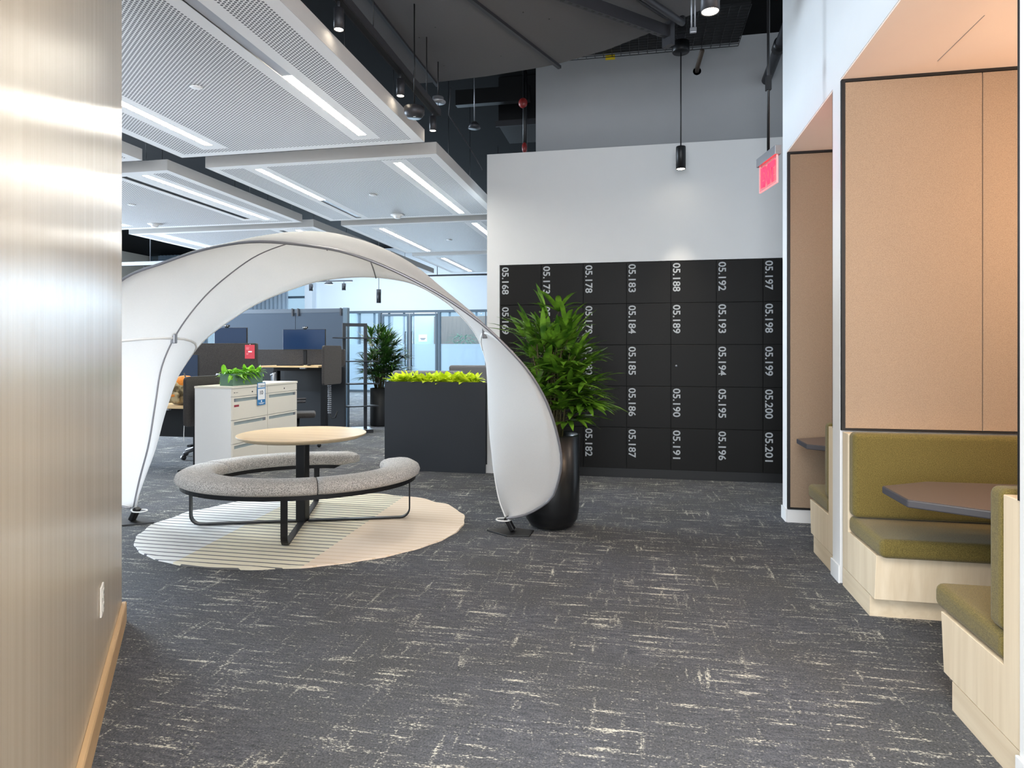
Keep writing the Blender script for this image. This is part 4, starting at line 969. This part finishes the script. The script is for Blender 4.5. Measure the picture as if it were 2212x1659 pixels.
# cable spine hanging by the ladder shelf
t = thing('cable_chain', 'black and white cable chain hanging below the end screen', 'cable', (-5.02, 9.95, .38)); b = MB()
for k in range(14): b.box(-.03, .03, -.012, .012, .06 + k * .034, .06 + k * .034 + .02, bev=.004)
b.build('links', M['grey_metal'], t); MB().tube([(0, 0, .55), (0, 0, .05), (.03, 0, -.02), (.10, .0, -.01), (.14, 0, .10)], .012, 8).build('cable', M['black'], t)
# office chairs
def chair(label, loc, rz, mat='dark_metal', meshm='bluegrey'):
    t = thing('office_chair', label, 'office chair', loc, rz, 'mesh office chairs')
    b = MB(); bm = b.bm; rows_ = []
    for i in range(9):
        z = .56 + .50 * i / 8; yb = -.24 - .05 * sin(i / 8 * 2.2) - .05 * i / 8; w_ = .21 + .02 * sin(i / 8 * pi)
        rows_.append([bm.verts.new((w_ * k / 4, yb - .05 * (1 - (k / 4) ** 2), z - (.02 * (1 - (k / 4) ** 2) if i == 8 else 0))) for k in range(-4, 5)])
    for A_, B_ in zip(rows_, rows_[1:]):
        for k in range(8): f = bm.faces.new((A_[k], A_[k + 1], B_[k + 1], B_[k])); f.smooth = True
    fr = [Vector(v.co) for v in [r_[0] for r_ in rows_]] + [Vector(v.co) for v in rows_[-1][1:]] + [Vector(r_[-1].co) for r_ in rows_[::-1][1:]]
    o = b.build('backrest', M[meshm], t); mo = o.modifiers.new('thickness', 'SOLIDIFY'); mo.thickness = .008
    MB().tube(fr, .013).build('back_frame', M['grey_metal'], t)
    MB().tube([(0, -.02, .42), (0, -.27, .45), (0, -.33, .62)], .022).build('back_support', M[mat], t)
    MB().box(-.24, .24, -.22, .26, .44, .51, bev=.03, seg=3).build('seat', M['dark_felt'], t)
    for s_ in (-1, 1): MB().tube([(s_ * .24, -.05, .46), (s_ * .29, -.03, .50), (s_ * .29, -.05, .66)], .014).build('arm_post', M[mat], t); MB().box(s_ * .29 - .04, s_ * .29 + .04, -.16, .12, .661, .69, bev=.012).build('armrest', M[mat], t)
    MB().cyl((0, 0, .12), (0, 0, .44), .028).build('gas_column', M['black_metal'], t)
    for k in range(5):
        a = 2 * pi * k / 5 + .3; d = Vector((cos(a), sin(a), 0))
        l_ = MB().tube([Vector((0, 0, .13)), d * .16 + Vector((0, 0, .115)), d * .31 + Vector((0, 0, .075))], [.028, .022, .014]).build('base_arm', M[mat], t)
        MB().cyl(d * .31 + Vector((-d.y, d.x, 0)) * .022 + Vector((0, 0, .031)), d * .31 - Vector((-d.y, d.x, 0)) * .022 + Vector((0, 0, .031)), .03).build('caster', M['black'], l_)
    return t
ch = chair('mesh office chair with raised armrests behind the filing cabinets', (-5.06, 9.0, 0), radians(-62)); ch.scale = (1, 1, 1.07)
dup(ch, 'office chair under the near desk, only its wheeled base showing below the arch', (-5.9, 8.0, 0), radians(160))
dup(ch, 'office chair deep under the desks with a pale wheeled base', (-7.6, 10.6, 0), radians(60))
# backpack on the near desk
t = thing('backpack', 'camouflage backpack with an orange flap lying on the near desk', 'backpack', (-5.58, 7.10, .8005), radians(12)); t.scale = (1.15, 1.1, 1.1)
b = MB(); b.sphere((0, 0, .155), .155, (1.05, .85, 1.0), 20); bm = b.bm
R = random.Random(3)
for v in bm.verts:
    v.co += Vector((R.uniform(-.008, .008), R.uniform(-.008, .008), R.uniform(-.006, .006))); v.co.z = max(.0, v.co.z)
b.build('bag', M['camo'], t)
b = MB(); b.sphere((.045, .01, .235), .12, (1.0, .95, .8), 16)
b.build('flap', M['orange'], t)
MB().box(-.10, .06, -.165, -.115, .03, .15, bev=.03, seg=3).build('front_pocket', M['camo'], t)
MB().tube([(.08, -.08, .36), (.14, -.11, .2), (.13, -.13, .05), (.15, -.16, .0)], .007, 6).build('strap', M['dark_felt'], t); MB().tube([(.15, -.19, -.0), (.16, -.24, -.08), (.155, -.25, -.3), (.157, -.25, -.40)], .004, 6).build('cord', M['hem'], t)
MB().box(-.03, .02, -.172, -.166, .10, .125).build('patch', M['orange'], t)
# ladder shelf
t = thing('ladder_shelf', 'dark open ladder shelf standing before the tall partition', 'shelf', (-5.08, 11.05, 0), radians(32))
for x in (-.19, .19): MB().box(x - .03, x + .03, -.025, .025, .06, 1.98, bev=.002).build('post', M['slate'], t)
MB().box(-.159, .159, -.02, .02, 1.92, 1.979).build('top_bar', M['slate'], t)
for z in (1.70, 1.275, .865, .46): MB().prism([(-.40, -.05), (-.10, -.17), (.42, -.12), (.30, .17), (-.30, .17)], 'Z', z, z + .02).build('shelf_board', M['slate'], t)
MB().box(-.30, .30, -.25, .25, 0, .059, bev=.004).build('base', M['dark_metal'], t)
# soft seating behind the planter
for lab, x, y, z, w_ in (('grey sofa back just above the lime leaves', -3.6, 10.8, 1.13, 1.3), ('second grey sofa back behind the first at the wall edge', -3.2, 12.6, 1.19, 1.1)):
    t = thing('sofa', lab, 'sofa', (x, y, 0), 0, 'high-backed grey sofas'); MB().box(-w_ / 2, w_ / 2, -.06, .06, .12, z, bev=.05, seg=3).build('backrest', M['sofa'], t); MB().box(-w_ / 2, w_ / 2, .061, .7, .12, .44, bev=.04, seg=3).build('seat', M['sofa'], t)
    for sx in (-1, 1):
        for sy in (0, .6): MB().cyl((sx * (w_ / 2 - .08), sy, 0), (sx * (w_ / 2 - .08), sy, .12), .02).build('leg', M['black_metal'], t)
o = MB().box(-.16, .16, -.002, 0, 0, .26).build('paper_notice', M['card']); o.location = (-7.72, 22.576, 1.84); tag(o, 'white paper notice taped inside the far glass door', 'notice')
n_ = MB(); n_.box(-.10, .10, -.003, -.0021, .10, .125); n_.box(-.07, .07, -.003, -.0021, .06, .085); n_.build('print', M['mullion'], o)
# shrubs added in place of greenery reflected in the glass; window curtains
for lab, x, y in (('added shrub for greenery reflected in the glazed front on the right', -5.2, 24.6), ('added shrub for greenery reflected in the glazed front beside the door', -6.9, 25.0)):
    t = thing('reflection_shrub', lab, 'shrub', (x, y, 0), 0, 'shrubs for reflected greenery'); MB().lathe([(0, 0), (.3, 0), (.34, .7), (.3, .7), (.3, .62)], seg=24).build('pot', M['slate'], t); MB().lathe([(0, .62), (.3, .62)], seg=20).build('soil', M['soil'], t)
    b = MB(); R = random.Random(int(-x * 10))
    for k in range(420):
        a = R.uniform(0, 2 * pi); h = R.uniform(.75, 2.15); rr = .75 * sin(pi * min(1, (h - .6) / 1.7)) ** .6 * R.uniform(.3, 1)
        blade(b, Vector((rr * cos(a), rr * sin(a), h)), Vector((cos(a), sin(a), R.uniform(-.2, .9))), R.uniform(.15, .3), .06, .4, n=3)
    for q in range(5): b.tube([(0, 0, .6), (.1 * cos(q), .1 * sin(q), 1.8)], .012, 5)
    b.build('foliage', M['reflection_green'], t)
for k, (x0, x1) in enumerate(((-18.6, -16.4), (-15.4, -13.0))):
    b = MB(); bm = b.bm; pr = None
    for i in range(81):
        x = x0 + (x1 - x0) * i / 80; y = 22.42 + .04 * sin(i * 1.1); cur = (bm.verts.new((x, y, .0)), bm.verts.new((x, y, 5.265)))
        if pr: f = bm.faces.new((pr[0], cur[0], cur[1], pr[1])); f.smooth = True
        pr = cur
    o = b.build('sheer_curtain', M['sheer']); o.modifiers.new('thickness', 'SOLIDIFY').thickness = .003
    tag(o, ['sheer white curtain at the far left window beside the beige wall', 'sheer white curtain at the far window above the blue grey partition'][k], 'curtain', 'sheer curtains')
